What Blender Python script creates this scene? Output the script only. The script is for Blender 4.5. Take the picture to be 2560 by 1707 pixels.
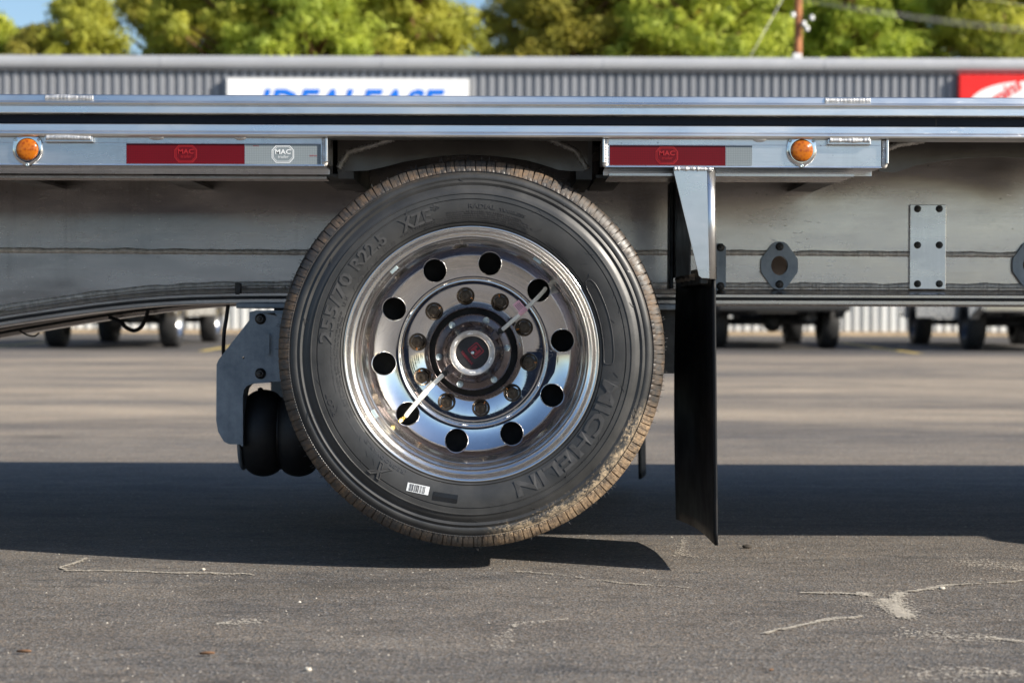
import bpy, bmesh, math, random
from mathutils import Vector, Matrix, noise
random.seed(11)
R = math.radians
for o in list(bpy.data.objects):
    bpy.data.objects.remove(o)
scene = bpy.context.scene
col = scene.collection

# ------------------------------------------------------------------ camera
CAM_H = 0.623                       # camera height above the asphalt, metres
FPX = 70.0 / 36.0 * 2560            # focal length in photo pixels
cam_d = bpy.data.cameras.new('camera')
cam_d.sensor_width = 36.0
cam_d.lens = 70.0
cam_d.clip_start = 0.05
cam_d.clip_end = 2000
cam_d.dof.use_dof = True
cam_d.dof.focus_distance = 4.82
cam_d.dof.aperture_fstop = 4.8
cam = bpy.data.objects.new('camera', cam_d)
col.objects.link(cam)
CAM_M = Matrix.Translation((0, 0, CAM_H)) @ Matrix.Rotation(R(90 - 0.788), 4, 'X') @ Matrix.Rotation(R(0.2), 4, 'Z')
cam.matrix_world = CAM_M
scene.camera = cam

# ------------------------------------------------------------------ light
TO_SUN = Vector((1.9, -1.0, 1.2)).normalized()
world = bpy.data.worlds.new('World')
scene.world = world
world.use_nodes = True
wt = world.node_tree
sky = wt.nodes.new('ShaderNodeTexSky')
sky.sky_type = 'NISHITA'
sky.sun_disc = False
sky.sun_elevation = math.asin(TO_SUN.z)
sky.sun_rotation = math.atan2(TO_SUN.x, TO_SUN.y)
sky.altitude = 100
sky.dust_density = 0.7
sky.ozone_density = 3.0
wt.links.new(sky.outputs[0], wt.nodes['Background'].inputs[0])
wt.nodes['Background'].inputs[1].default_value = 0.088
sun_d = bpy.data.lights.new('sun', 'SUN')
sun_d.energy = 5.0
sun_d.angle = R(0.53)
sun_d.color = (1.0, 0.92, 0.80)
sun = bpy.data.objects.new('sun', sun_d)
col.objects.link(sun)
sun.rotation_euler = TO_SUN.to_track_quat('Z', 'Y').to_euler()
scene.view_settings.view_transform = 'Standard'
scene.view_settings.look = 'None'
scene.view_settings.gamma = 1
scene.view_settings.use_curve_mapping = False
scene.view_settings.exposure = 0.72

# ------------------------------------------------------------------ helpers
_R3 = CAM_M.to_3x3()
def at(u, v, Y):
    """photo pixel (2560 wide) at world depth Y -> world point"""
    d = _R3 @ Vector(((u - 1280) / FPX, (853.5 - v) / FPX, -1))
    t = Y / d.y
    return Vector((d.x * t, Y, CAM_H + d.z * t))
K = 2560 / 2352
def D(u, v, Y):
    return at(u * K, v * K, Y)

class MB:
    def __init__(s): s.v = []; s.f = []; s.sm = []
    def add(s, vs, fs, smooth=False):
        b = len(s.v); s.v += [tuple(p) for p in vs]
        for f in fs: s.f.append([i + b for i in f]); s.sm.append(smooth)
        return s
    def box(s, x0, x1, y0, y1, z0, z1):
        vs = [(x, y, z) for z in (z0, z1) for y in (y0, y1) for x in (x0, x1)]
        return s.add(vs, [(0,2,3,1), (4,5,7,6), (0,1,5,4), (2,6,7,3), (0,4,6,2), (1,3,7,5)])
    def obox(s, c, ax, ay, az):
        """oriented box: centre, three half vectors"""
        c, ax, ay, az = map(Vector, (c, ax, ay, az))
        vs = [c + ax * i + ay * j + az * k for k in (-1, 1) for j in (-1, 1) for i in (-1, 1)]
        return s.add(vs, [(0,2,3,1), (4,5,7,6), (0,1,5,4), (2,6,7,3), (0,4,6,2), (1,3,7,5)])
    def prism(s, poly, d):
        d = Vector(d); n = len(poly); a = [Vector(p) for p in poly]
        vs = a + [p + d for p in a]
        fs = [list(range(n))[::-1], list(range(n, 2 * n))]
        fs += [(i, (i + 1) % n, n + (i + 1) % n, n + i) for i in range(n)]
        return s.add(vs, fs)
    def tube(s, path, r, n=8, caps=True, smooth=True):
        P = [Vector(p) for p in path]; m = len(P)
        rs = r if isinstance(r, (list, tuple)) else [r] * m
        vs = []; up = None
        for i in range(m):
            t = (P[min(i + 1, m - 1)] - P[max(i - 1, 0)]).normalized()
            if up is None:
                up = Vector((0, 0, 1)) if abs(t.z) < .9 else Vector((1, 0, 0))
            a = t.cross(up).normalized(); b = a.cross(t).normalized(); up = b
            for k in range(n):
                q = 2 * math.pi * k / n
                vs.append(P[i] + (a * math.cos(q) + b * math.sin(q)) * rs[i])
        fs = [(i * n + k, i * n + (k + 1) % n, (i + 1) * n + (k + 1) % n, (i + 1) * n + k) for i in range(m - 1) for k in range(n)]
        b0 = len(s.v)
        s.add(vs, fs, smooth)
        if caps:
            s.f.append([b0 + k for k in range(n)][::-1]); s.sm.append(False)
            s.f.append([b0 + (m - 1) * n + k for k in range(n)]); s.sm.append(False)
        return s
    def cyl(s, p0, p1, r, n=16, smooth=True):
        return s.tube([p0, p1], r, n, True, smooth)
    def lathe(s, prof, n=64, axis='Y', c=(0, 0, 0), smooth=True, a0=0.0, closed=False):
        vs = []; m = len(prof)
        for j in range(n):
            q = a0 + 2 * math.pi * j / n; cq, sq = math.cos(q), math.sin(q)
            for r, h in prof:
                if axis == 'Y': p = (c[0] + r * cq, c[1] + h, c[2] + r * sq)
                elif axis == 'X': p = (c[0] + h, c[1] + r * cq, c[2] + r * sq)
                else: p = (c[0] + r * cq, c[1] + r * sq, c[2] + h)
                vs.append(p)
        mm = m if closed else m - 1
        fs = [(j * m + i, j * m + (i + 1) % m, ((j + 1) % n) * m + (i + 1) % m, ((j + 1) % n) * m + i) for j in range(n) for i in range(mm)]
        return s.add(vs, fs, smooth)
    def ball(s, c, rx, ry, rz, nu=12, nv=8):
        prof = [(math.sin(math.pi * i / nv), -math.cos(math.pi * i / nv)) for i in range(nv + 1)]
        b = len(s.v); s.lathe(prof, nu, 'Z')
        for i in range(b, len(s.v)):
            p = s.v[i]; s.v[i] = (c[0] + p[0] * rx, c[1] + p[1] * ry, c[2] + p[2] * rz)
        return s
    def sweep_x(s, prof, xs, dz=None, closed=True, smooth=False):
        """(y,z) profile swept along x; dz(x) shifts z"""
        m = len(prof); vs = []
        for x in xs:
            o = dz(x) if dz else 0
            vs += [(x, y, z + o) for y, z in prof]
        mm = m if closed else m - 1
        fs = [(i * m + k, i * m + (k + 1) % m, (i + 1) * m + (k + 1) % m, (i + 1) * m + k) for i in range(len(xs) - 1) for k in range(mm)]
        s.add(vs, fs, smooth)
        if closed:
            b = len(s.v) - len(vs)
            s.f.append([b + k for k in range(m)][::-1]); s.sm.append(False)
            s.f.append([b + (len(xs) - 1) * m + k for k in range(m)]); s.sm.append(False)
        return s
    def mesh(s, name, recalc=True, sharp=None):
        me = bpy.data.meshes.new(name)
        me.from_pydata(s.v, [], s.f)
        me.polygons.foreach_set('use_smooth', s.sm)
        if recalc:
            bm = bmesh.new(); bm.from_mesh(me)
            bmesh.ops.recalc_face_normals(bm, faces=bm.faces)
            bm.to_mesh(me); bm.free()
        if sharp: me.set_sharp_from_angle(angle=R(sharp))
        me.update()
        return me
    def build(s, name, mat, parent=None, bevel=0, recalc=True, sharp=None, loc=None, seg=2):
        return obj(name, s.mesh(name, recalc, sharp), mat, parent, bevel, loc, seg)

def obj(name, me, mat, parent=None, bevel=0, loc=None, seg=2):
    o = bpy.data.objects.new(name, me); col.objects.link(o)
    if mat is not None and not me.materials: me.materials.append(mat)
    o.parent = parent
    if loc is not None: o.location = loc
    if bevel:
        b = o.modifiers.new('bevel', 'BEVEL'); b.width = bevel; b.segments = seg; b.limit_method = 'ANGLE'; b.angle_limit = R(35)
    return o
def empty(name, loc=(0, 0, 0), rz=0, parent=None):
    o = bpy.data.objects.new(name, None); col.objects.link(o)
    o.location = loc; o.rotation_euler = (0, 0, rz); o.parent = parent; o.empty_display_size = .2
    return o
def tag(o, label, cat, group=None):
    o['label'] = label; o['category'] = cat
    if group: o['group'] = group
    return o
def copy_tree(o, parent=None, loc=None):
    c = o.copy(); col.objects.link(c); c.parent = parent
    if loc is not None: c.location = loc
    for ch in list(o.children): copy_tree(ch, c)
    return c

def curve_mesh(cu):
    o = bpy.data.objects.new('tmp', cu)
    me = bpy.data.meshes.new_from_object(o)
    vs = [tuple(v.co) for v in me.vertices]; fs = [list(p.vertices) for p in me.polygons]
    bpy.data.objects.remove(o); bpy.data.curves.remove(cu); bpy.data.meshes.remove(me)
    return vs, fs
def text_geo(body, size, shear=0.0, bold=0.0, extrude=0.0, outline=0.0, align='LEFT', spacing=1.0, res=2):
    cu = bpy.data.curves.new('t', 'FONT'); cu.body = body; cu.size = size; cu.shear = shear
    cu.offset = bold; cu.extrude = extrude; cu.resolution_u = res; cu.align_x = align; cu.space_character = spacing
    if outline:
        cu.fill_mode = 'NONE'; cu.bevel_depth = outline; cu.bevel_resolution = 1; cu.extrude = 0
    return curve_mesh(cu)
def plate2d(outer, holes, thick):
    """2D outline with holes -> verts (x, y, +-thick/2), faces"""
    cu = bpy.data.curves.new('p', 'CURVE'); cu.dimensions = '2D'; cu.fill_mode = 'BOTH'; cu.extrude = thick / 2
    for loop in [outer] + list(holes):
        sp = cu.splines.new('POLY'); sp.points.add(len(loop) - 1); sp.use_cyclic_u = True
        for p, q in zip(sp.points, loop): p.co = (q[0], q[1], 0, 1)
    return curve_mesh(cu)
def circle(cx, cy, r, n=24, ry=None):
    return [(cx + r * math.cos(2 * math.pi * i / n), cy + (ry or r) * math.sin(2 * math.pi * i / n)) for i in range(n)]
def plate_xz(outer, holes, Y, thick):
    vs, fs = plate2d(outer, holes, thick)
    m = MB(); m.add([(x, Y + z, y) for x, y, z in vs], fs)
    return m
def interp(tab, x):
    if x <= tab[0][0]: return tab[0][1]
    for (a, b), (c, d) in zip(tab, tab[1:]):
        if x <= c: return b + (d - b) * (x - a) / (c - a)
    return tab[-1][1]
def curve_pts(pts, n=10):
    P = [Vector(p) for p in pts]; P = [P[0]] + P + [P[-1]]; out = []
    for i in range(1, len(P) - 2):
        for k in range(n):
            s = k / n; a, b, c, d = P[i - 1:i + 3]
            out.append(.5 * ((2 * b) + (c - a) * s + (2 * a - 5 * b + 4 * c - d) * s * s + (3 * b - a - 3 * c + d) * s ** 3))
    return out + [P[-1]]
def linspace(a, b, n): return [a + (b - a) * i / (n - 1) for i in range(n)]

# ------------------------------------------------------------------ materials
class NT:
    def __init__(s, name):
        s.m = bpy.data.materials.new(name); s.m.use_nodes = True; s.t = s.m.node_tree
        s.b = s.t.nodes['Principled BSDF']; s.co = None
    def n(s, typ, **kw):
        nd = s.t.nodes.new(typ)
        for k, v in kw.items(): setattr(nd, k, v)
        return nd
    def link(s, a, b): s.t.links.new(a, b)
    def coord(s, scale=(1, 1, 1), kind='Object', loc=(0, 0, 0), rot=(0, 0, 0)):
        tc = s.n('ShaderNodeTexCoord'); mp = s.n('ShaderNodeMapping')
        mp.inputs['Scale'].default_value = scale; mp.inputs['Location'].default_value = loc; mp.inputs['Rotation'].default_value = rot
        s.link(tc.outputs[kind], mp.inputs[0]); return mp.outputs[0]
    def noise(s, vec, scale, detail=4, rough=.55):
        nd = s.n('ShaderNodeTexNoise'); nd.inputs['Scale'].default_value = scale
        nd.inputs['Detail'].default_value = detail; nd.inputs['Roughness'].default_value = rough
        s.link(vec, nd.inputs['Vector']); return nd.outputs['Fac']
    def voro(s, vec, scale, out='Distance', feature='F1', rnd=1.0):
        nd = s.n('ShaderNodeTexVoronoi'); nd.feature = feature; nd.inputs['Scale'].default_value = scale
        nd.inputs['Randomness'].default_value = rnd
        s.link(vec, nd.inputs['Vector']); return nd.outputs[out]
    def ramp(s, fac, stops, interp='LINEAR'):
        nd = s.n('ShaderNodeValToRGB'); cr = nd.color_ramp; cr.interpolation = interp
        while len(cr.elements) < len(stops): cr.elements.new(.5)
        for e, (p, c) in zip(cr.elements, stops):
            e.position = p; e.color = (c, c, c, 1) if isinstance(c, (int, float)) else (*c, 1)
        s.link(fac, nd.inputs[0]); return nd.outputs[0]
    def math(s, op, a, b=None, c=None, clamp=False):
        nd = s.n('ShaderNodeMath', operation=op, use_clamp=clamp)
        for i, x in enumerate((a, b, c)):
            if x is None: continue
            if isinstance(x, (int, float)): nd.inputs[i].default_value = x
            else: s.link(x, nd.inputs[i])
        return nd.outputs[0]
    def mix(s, fac, a, b, blend='MIX'):
        nd = s.n('ShaderNodeMix', data_type='RGBA', blend_type=blend)
        for i, x in ((0, fac), (6, a), (7, b)):
            if isinstance(x, (int, float)): nd.inputs[i].default_value = x if i == 0 else (x, x, x, 1)
            elif isinstance(x, tuple): nd.inputs[i].default_value = (*x, 1)
            else: s.link(x, nd.inputs[i])
        return nd.outputs[2]
    def set(s, **kw):
        names = dict(col='Base Color', metal='Metallic', rough='Roughness', spec='Specular IOR Level', coat='Coat Weight', trans='Transmission Weight', aniso='Anisotropic', alpha='Alpha', coatr='Coat Roughness', ior='IOR')
        for k, v in kw.items():
            i = s.b.inputs[names[k]]
            if isinstance(v, tuple): i.default_value = (*v, 1)
            elif isinstance(v, (int, float)): i.default_value = v
            else: s.link(v, i)
        return s
    def bump(s, h, strength=.3, dist=.01, prev=None):
        nd = s.n('ShaderNodeBump'); nd.inputs['Strength'].default_value = strength; nd.inputs['Distance'].default_value = dist
        s.link(h, nd.inputs['Height'])
        if prev is not None: s.link(prev, nd.inputs['Normal'])
        s.link(nd.outputs[0], s.b.inputs['Normal']); return nd.outputs[0]
M = {}
def simple(name, c, rough=.5, metal=0.0, var=.15, scale=8.0, bump=0, bscale=60, **kw):
    t = NT(name); v = t.coord()
    f = t.noise(v, scale, 5)
    lo = tuple(x * (1 - var) for x in c); hi = tuple(min(1, x * (1 + var)) for x in c)
    t.set(col=t.ramp(f, [(.3, lo), (.7, hi)]), metal=metal, rough=t.ramp(t.noise(v, scale * 2.3, 3), [(.3, max(.02, rough * .8)), (.7, min(1, rough * 1.25))]), **kw)
    if bump: t.bump(t.noise(v, bscale, 4), bump, .002)
    M[name] = t.m; return t.m

def mat_alum(name, base, rough, streak=(1.2, 60, 220), scuff=.25, drips=0.0):
    """mill finish extrusion: die lines along x, pale scuffs and dull patches"""
    t = NT(name); v = t.coord(streak); v2 = t.coord((2.2, 9, 9)); v3 = t.coord((1, 1, 1))
    lines = t.noise(v, 3.0, 5, .65)
    patch = t.noise(v2, 1.6, 4)
    sc = t.math('MULTIPLY', t.ramp(t.noise(t.coord((14, 40, 60)), 2.2, 6, .75), [(.60, 0.0), (.70, 1.0)]), t.ramp(t.noise(v3, 3.1, 3), [(.48, 0.0), (.66, 1.0)]))
    c = t.mix(lines, tuple(x * .86 for x in base), tuple(min(1, x * 1.07) for x in base))
    c = t.mix(t.math('MULTIPLY', sc, scuff), c, (.93, .94, .95))
    grime = t.ramp(t.noise(t.coord((5, 5, 9)), 2.0, 6, .7), [(.52, 0.0), (.75, .45)])
    c = t.mix(grime, c, tuple(x * .68 for x in base))
    if drips:
        dr = t.math('MULTIPLY', t.ramp(t.noise(t.coord((46, 1, 1.6)), 1.0, 5, .7), [(.50, 0.0), (.72, 1.0)]), t.ramp(t.noise(v3, 2.4, 4), [(.42, 0.0), (.66, 1.0)]))
        c = t.mix(t.math('MULTIPLY', dr, drips), c, tuple(x * .45 for x in base))
        spots = t.math('MULTIPLY', t.ramp(t.voro(t.coord((1, 1, 1.3)), 26), [(.05, 1.0), (.10, 0.0)]), t.ramp(t.noise(v3, 6, 3), [(.52, 0.0), (.60, .8)]))
        c = t.mix(spots, c, tuple(x * .35 for x in base))
    r = t.math('ADD', t.ramp(patch, [(.3, rough * .8), (.7, rough * 1.3)]), t.math('MULTIPLY', sc, .25))
    t.set(col=c, metal=1.0, rough=r)
    t.bump(t.math('ADD', lines, t.math('MULTIPLY', sc, scuff * .5)), .08, .001)
    M[name] = t.m
mat_alum('rail', (.95, .925, .885), .31, scuff=.7)
mat_alum('plate', (.84, .845, .855), .27, (2.0, 40, 90), .35, .25)
mat_alum('web', (.70, .635, .585), .23, (.8, 40, 160), .15, .55)
mat_alum('splice', (.80, .79, .785), .27, (30, 8, 2), .3, .3)
mat_alum('bracket_metal', (.93, .93, .92), .27, (3, 8, 4), .1)
simple('weld', (.62, .62, .62), .45, .7, .25, 90, .5, 300)
simple('weld_dull', (.62, .585, .54), .5, .35, .3, 60, .4, 240)
t = NT('galvanised'); v = t.coord()
sp = t.voro(t.coord((1, 1, .6)), 55, 'Color'); f = t.math('ADD', t.math('MULTIPLY', t.noise(v, 9, 7, .75), .8), t.math('MULTIPLY', t.noise(t.coord((30, 30, 3)), 2, 4), .2))
t.set(col=t.mix(t.ramp(f, [(.35, 0.0), (.7, 1.0)]), (.19, .23, .27), (.42, .47, .52)), metal=.5, rough=t.ramp(f, [(.3, .42), (.7, .60)]))
t.bump(t.noise(v, 120, 4), .15, .001); M['galv'] = t.m
# polished wheel
t = NT('polished'); v = t.coord()
sepc = t.n('ShaderNodeSeparateXYZ'); t.link(v, sepc.inputs[0])
rad = t.math('SQRT', t.math('ADD', t.math('POWER', sepc.outputs[0], 2.0), t.math('POWER', sepc.outputs[2], 2.0)))
cb = t.n('ShaderNodeCombineXYZ'); t.link(rad, cb.inputs[0]); t.link(t.math('MULTIPLY', sepc.outputs[1], .7), cb.inputs[1])
rings = t.noise(cb.outputs[0], 420, 4, .7)
smear = t.noise(v, 14, 6, .7)
sc1 = t.n('ShaderNodeTexWave', wave_type='BANDS', bands_direction='DIAGONAL'); sc1.inputs['Scale'].default_value = 34; sc1.inputs['Distortion'].default_value = 22; sc1.inputs['Detail'].default_value = 3
t.link(v, sc1.inputs[0])
scr = t.math('MULTIPLY', t.ramp(sc1.outputs['Fac'], [(.965, 0.0), (.99, 1.0)]), t.ramp(t.noise(v, 21, 3), [(.5, 0.0), (.65, 1.0)]))
t.set(col=t.mix(t.ramp(smear, [(.45, 0.0), (.75, .5)]), (.83, .83, .84), (.62, .60, .57)), metal=1.0,
      rough=t.math('ADD', t.ramp(smear, [(.38, .02), (.75, .11)]), t.math('MULTIPLY', scr, .18)))
t.bump(t.math('ADD', t.math('MULTIPLY', rings, .5), t.math('MULTIPLY', scr, .25)), .018, .001); M['polish'] = t.m
t = NT('spun'); v = t.coord()
sepc = t.n('ShaderNodeSeparateXYZ'); t.link(v, sepc.inputs[0])
rad = t.math('SQRT', t.math('ADD', t.math('POWER', sepc.outputs[0], 2.0), t.math('POWER', sepc.outputs[2], 2.0)))
cb = t.n('ShaderNodeCombineXYZ'); t.link(rad, cb.inputs[0]); t.link(sepc.outputs[1], cb.inputs[1])
rings = t.noise(cb.outputs[0], 300, 4, .7); smear = t.noise(v, 16, 6, .7)
t.set(col=t.mix(t.ramp(smear, [(.4, 0.0), (.75, .6)]), (.93, .92, .895), (.72, .69, .64)), metal=1.0, rough=t.ramp(smear, [(.35, .17), (.72, .30)]))
t.bump(rings, .06, .001); M['spun'] = t.m
# tyre rubber, dust on the shoulder, dried mud over part of one side
t = NT('tyre_rubber'); v = t.coord()
sepc = t.n('ShaderNodeSeparateXYZ'); t.link(v, sepc.inputs[0])
X_, Z_ = sepc.outputs[0], sepc.outputs[2]
rad = t.math('SQRT', t.math('ADD', t.math('POWER', X_, 2.0), t.math('POWER', Z_, 2.0)))
ang = t.math('ARCTAN2', Z_, X_)
fine = t.noise(v, 46, 6, .75); coarse = t.noise(v, 9, 5, .6)
shoulder = t.ramp(t.math('ADD', rad, t.math('MULTIPLY', t.math('SUBTRACT', fine, .5), .012)), [(.436, 0.0), (.443, 1.0)])
dust = t.math('MULTIPLY', shoulder, t.math('MULTIPLY', t.ramp(t.noise(v, 40, 6, .75), [(.42, .08), (.64, 1.0)]), t.ramp(t.noise(v, 5.5, 4), [(.38, .25), (.62, 1.0)])))
# mud patch between -22 and -82 degrees
am = t.math('SUBTRACT', 1.0, t.math('DIVIDE', t.math('ABSOLUTE', t.math('ADD', ang, R(50))), R(36)), clamp=True)
grain = t.noise(v, 130, 5, .8)
edge = t.math('SUBTRACT', t.math('ADD', rad, t.math('ADD', t.math('MULTIPLY', t.math('SUBTRACT', fine, .5), .07), t.math('MULTIPLY', t.math('SUBTRACT', grain, .5), .12))), .4235)
mud = t.math('MULTIPLY', t.ramp(edge, [(0.0, 0.0), (.008, 1.0)]), t.ramp(am, [(0.0, 0.0), (.22, 1.0)]))
mud = t.math('MULTIPLY', mud, t.ramp(t.noise(v, 58, 6, .8), [(.40, .12), (.58, 1.0)]))
film = t.ramp(coarse, [(.35, 0.0), (.75, .38)])
c = t.mix(film, (.027, .028, .029), (.100, .098, .095))
c = t.mix(dust, c, t.mix(t.noise(v, 60, 4), (.075, .054, .036), (.27, .165, .088)))
c = t.mix(mud, c, t.mix(t.ramp(rad, [(.438, 0.0), (.447, .75)]), t.mix(t.noise(v, 90, 5), (.32, .235, .145), (.56, .45, .31)), t.mix(t.noise(v, 70, 4), (.20, .125, .070), (.40, .27, .16))))
t.set(col=c, rough=t.math('ADD', t.ramp(coarse, [(.3, .33), (.7, .50)]), t.math('MULTIPLY', t.math('MAXIMUM', dust, mud), .35)), spec=.55)
b1 = t.bump(fine, .12, .002); t.bump(mud, .5, .002, b1); M['tyre'] = t.m
simple('lettering', (.050, .050, .052), .34, 0, .3, 30)
t = NT('flap'); v = t.coord(); sc = t.ramp(t.noise(t.coord((60, 90, 3.0)), 2.4, 6, .8), [(.66, 0.0), (.80, .6)])
c = t.mix(sc, (.006, .007, .009), (.045, .045, .048)); c = t.mix(t.ramp(t.noise(v, 5, 6, .7), [(.55, 0.0), (.8, .35)]), c, (.07, .058, .045))
t.set(col=c, rough=t.ramp(t.noise(v, 9, 4), [(.3, .45), (.7, .68)]), spec=.3); t.bump(t.noise(t.coord((30, 30, 4)), 6, 4), .12, .002); M['flap'] = t.m
t = NT('bellows'); v = t.coord(); cord = t.n('ShaderNodeTexWave', wave_type='BANDS', bands_direction='DIAGONAL'); cord.inputs['Scale'].default_value = 90; t.link(v, cord.inputs[0])
t.set(col=t.mix(t.ramp(t.noise(v, 7, 6, .7), [(.45, 0.0), (.8, .6)]), (.010, .010, .011), (.055, .050, .044)), rough=.55); t.bump(cord.outputs['Fac'], .25, .001); M['bellows'] = t.m
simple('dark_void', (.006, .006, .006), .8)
simple('cable', (.010, .011, .014), .4)
t = NT('stripe_black'); v = t.coord((.7, 1, 40))
t.set(col=t.ramp(t.noise(t.coord((30, 30, 30)), 8, 6, .8), [(.72, (.004, .006, .012)), (.82, (.10, .11, .12))]), rough=t.ramp(t.noise(v, 3, 3), [(.3, .30), (.7, .45)]), spec=.18); M['stripe'] = t.m
def tape(name, c1, c2):
    t = NT(name); v = t.coord()
    w = t.n('ShaderNodeTexBrick'); w.offset = 0; w.inputs['Scale'].default_value = 1
    w.inputs['Brick Width'].default_value = .0042; w.inputs['Row Height'].default_value = .0042; w.inputs['Mortar Size'].default_value = .0006
    mp = t.coord((1, 1, 1), rot=(R(90), 0, 0)); t.link(mp, w.inputs[0])
    w.inputs['Color1'].default_value = (*c1, 1); w.inputs['Color2'].default_value = (*c1, 1); w.inputs['Mortar'].default_value = (*c2, 1)
    t.set(col=t.mix(t.ramp(t.noise(v, 12, 5), [(.4, 0.0), (.8, .3)]), w.outputs[0], c2), rough=.45, metal=0.0, spec=.25); M[name] = t.m
tape('tape_red', (.12, .001, .006), (.075, .001, .005))
tape('tape_silver', (.22, .255, .275), (.15, .18, .20))
simple('print_red', (.27, .004, .008), .5)
simple('print_white', (.66, .69, .71), .4)
t = NT('amber_lens'); v = t.coord()
sepc = t.n('ShaderNodeSeparateXYZ'); t.link(v, sepc.inputs[0])
rad = t.math('SQRT', t.math('ADD', t.math('POWER', sepc.outputs[0], 2.0), t.math('POWER', sepc.outputs[2], 2.0)))
wv = t.math('SINE', t.math('MULTIPLY', rad, 2600.0))
t.set(col=t.mix(t.ramp(t.voro(v, 130), [(.2, 0.0), (.6, 1.0)]), (.30, .062, .002), (.46, .125, .003)), rough=.2, spec=.4, coat=.35, coatr=.05)
t.bump(wv, .25, .0006); M['lens'] = t.m
simple('chrome', (.82, .82, .82), .10, 1.0, .08, 40)
simple('nut_steel', (.075, .058, .042), .42, .7, .4, 90)
simple('lettering_face', (.050, .050, .051), .5, 0, .25, 40)
simple('paint_orange', (.75, .25, .03), .5)
simple('hubcap', (.15, .125, .125), .26, .85, .25, 18)
simple('cast_ring', (.60, .57, .54), .42, 1.0, .2, 70, .2, 200)
simple('window_black', (.014, .014, .016), .5, 0, .5, 60)
simple('hub_red', (.22, .022, .032), .6)
simple('zinc', (.55, .66, .70), .4, .7, .2, 90)
simple('paint_white', (.82, .82, .80), .5)
simple('hose', (.78, .77, .72), .34, 0, .08, 30)
simple('brass', (.72, .50, .16), .25, 1.0)
simple('pink_tag', (.74, .42, .50), .4)
simple('ink', (.03, .03, .035), .5)
simple('steel_dark', (.06, .058, .055), .45, .8, .4, 20)
simple('bolt_steel', (.11, .105, .10), .4, .9, .4, 60)
simple('deck_under', (.16, .155, .15), .55, .8, .3, 6)
simple('arch_metal', (.15, .135, .12), .36, 1.0, .25, 7, .1, 60)
# ================================================================== SETTING
def ground_z(y):
    return 0.0 if y < 14 else min(.008 * (y - 14), .24)
t = NT('asphalt'); v = t.coord()
big = t.noise(t.coord((.16, .60, 1)), 1.0, 6, .65)                    # broad streaks that run across the lot
mid = t.noise(t.coord((.9, 2.6, 1)), 1.6, 7, .72)
small = t.noise(t.coord((5, 11, 1)), 1.5, 6, .7)
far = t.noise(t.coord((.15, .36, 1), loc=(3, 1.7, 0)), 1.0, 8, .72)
agd = t.voro(v, 190); ag = t.n('ShaderNodeSeparateColor'); t.link(t.voro(v, 190, 'Color'), ag.inputs[0])
fine = t.noise(v, 320, 4, .7); fleck = t.voro(v, 48, 'Distance')
fl_id = t.n('ShaderNodeSeparateColor'); t.link(t.voro(v, 48, 'Color'), fl_id.inputs[0])
c = t.mix(t.ramp(mid, [(.30, 0.0), (.70, 1.0)]), (.080, .078, .078), (.192, .172, .148))
c = t.mix(t.ramp(small, [(.50, 0.0), (.72, .75)]), c, (.185, .170, .152))
c = t.mix(t.ramp(small, [(.30, .85), (.46, 0.0)]), c, (.046, .045, .046))
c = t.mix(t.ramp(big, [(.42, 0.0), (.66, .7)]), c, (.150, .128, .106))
sepy = t.n('ShaderNodeSeparateXYZ'); t.link(v, sepy.inputs[0])
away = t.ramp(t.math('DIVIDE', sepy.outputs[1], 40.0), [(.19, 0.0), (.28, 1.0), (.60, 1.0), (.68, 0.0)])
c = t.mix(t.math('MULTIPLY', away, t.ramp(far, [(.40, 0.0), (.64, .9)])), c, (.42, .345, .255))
c = t.mix(t.ramp(t.math('DIVIDE', sepy.outputs[1], 40.0), [(.64, 0.0), (.70, .7)]), c, (.055, .054, .055))  # shade around the parked vehicles, painted into the asphalt colour
stone = t.ramp(ag.outputs[0], [(0.0, .56), (.45, .94), (.86, 1.22), (1.0, 1.8)])
c = t.mix(1.0, c, stone, 'MULTIPLY'); c = t.mix(1.0, c, t.mix(ag.outputs[2], (1.12, 1.0, .88), (.90, 1.0, 1.12)), 'MULTIPLY')
c = t.mix(t.math('MULTIPLY', t.ramp(fleck, [(.10, 1.0), (.22, 0.0)]), t.ramp(fl_id.outputs[1], [(.945, 0.0), (.97, .8)])), c, (.46, .42, .36))
stain = t.ramp(t.noise(t.coord((.8, 1.5, 1), loc=(7, 2, 0)), 1.1, 5, .6), [(.60, 0.0), (.72, .6)])
c = t.mix(stain, c, (.042, .038, .035))
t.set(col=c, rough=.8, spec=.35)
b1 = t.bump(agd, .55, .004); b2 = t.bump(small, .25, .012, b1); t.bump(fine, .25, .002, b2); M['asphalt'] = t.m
m = MB(); ys = [-420, -60, -20, -5, 0, 3, 6, 10, 14, 20, 26, 32, 38, 44, 60, 120, 420]; xs = [-420, -60, -20, -6, 0, 6, 20, 60, 420]
vs = [(x, y, ground_z(y)) for y in ys for x in xs]; n = len(xs)
m.add(vs, [(j * n + i, j * n + i + 1, (j + 1) * n + i + 1, (j + 1) * n + i) for j in range(len(ys) - 1) for i in range(n - 1)])
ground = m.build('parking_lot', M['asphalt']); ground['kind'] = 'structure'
simple('stripe_yellow', (.62, .46, .12), .7, 0, .3, 5)
simple('mineral', (.58, .53, .45), .85, 0, .25, 60)
for X in (-7.5, -4.2, -.95, 2.2, 5.53, 8.8):
    m = MB(); ys = linspace(27.0, 33.5, 5); w = .055
    m.add([(X + s * w, y, ground_z(y) + .004) for y in ys for s in (-1, 1)], [(2 * i, 2 * i + 1, 2 * i + 3, 2 * i + 2) for i in range(4)])
    m.build('parking_stripe', M['stripe_yellow'], ground)
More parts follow.
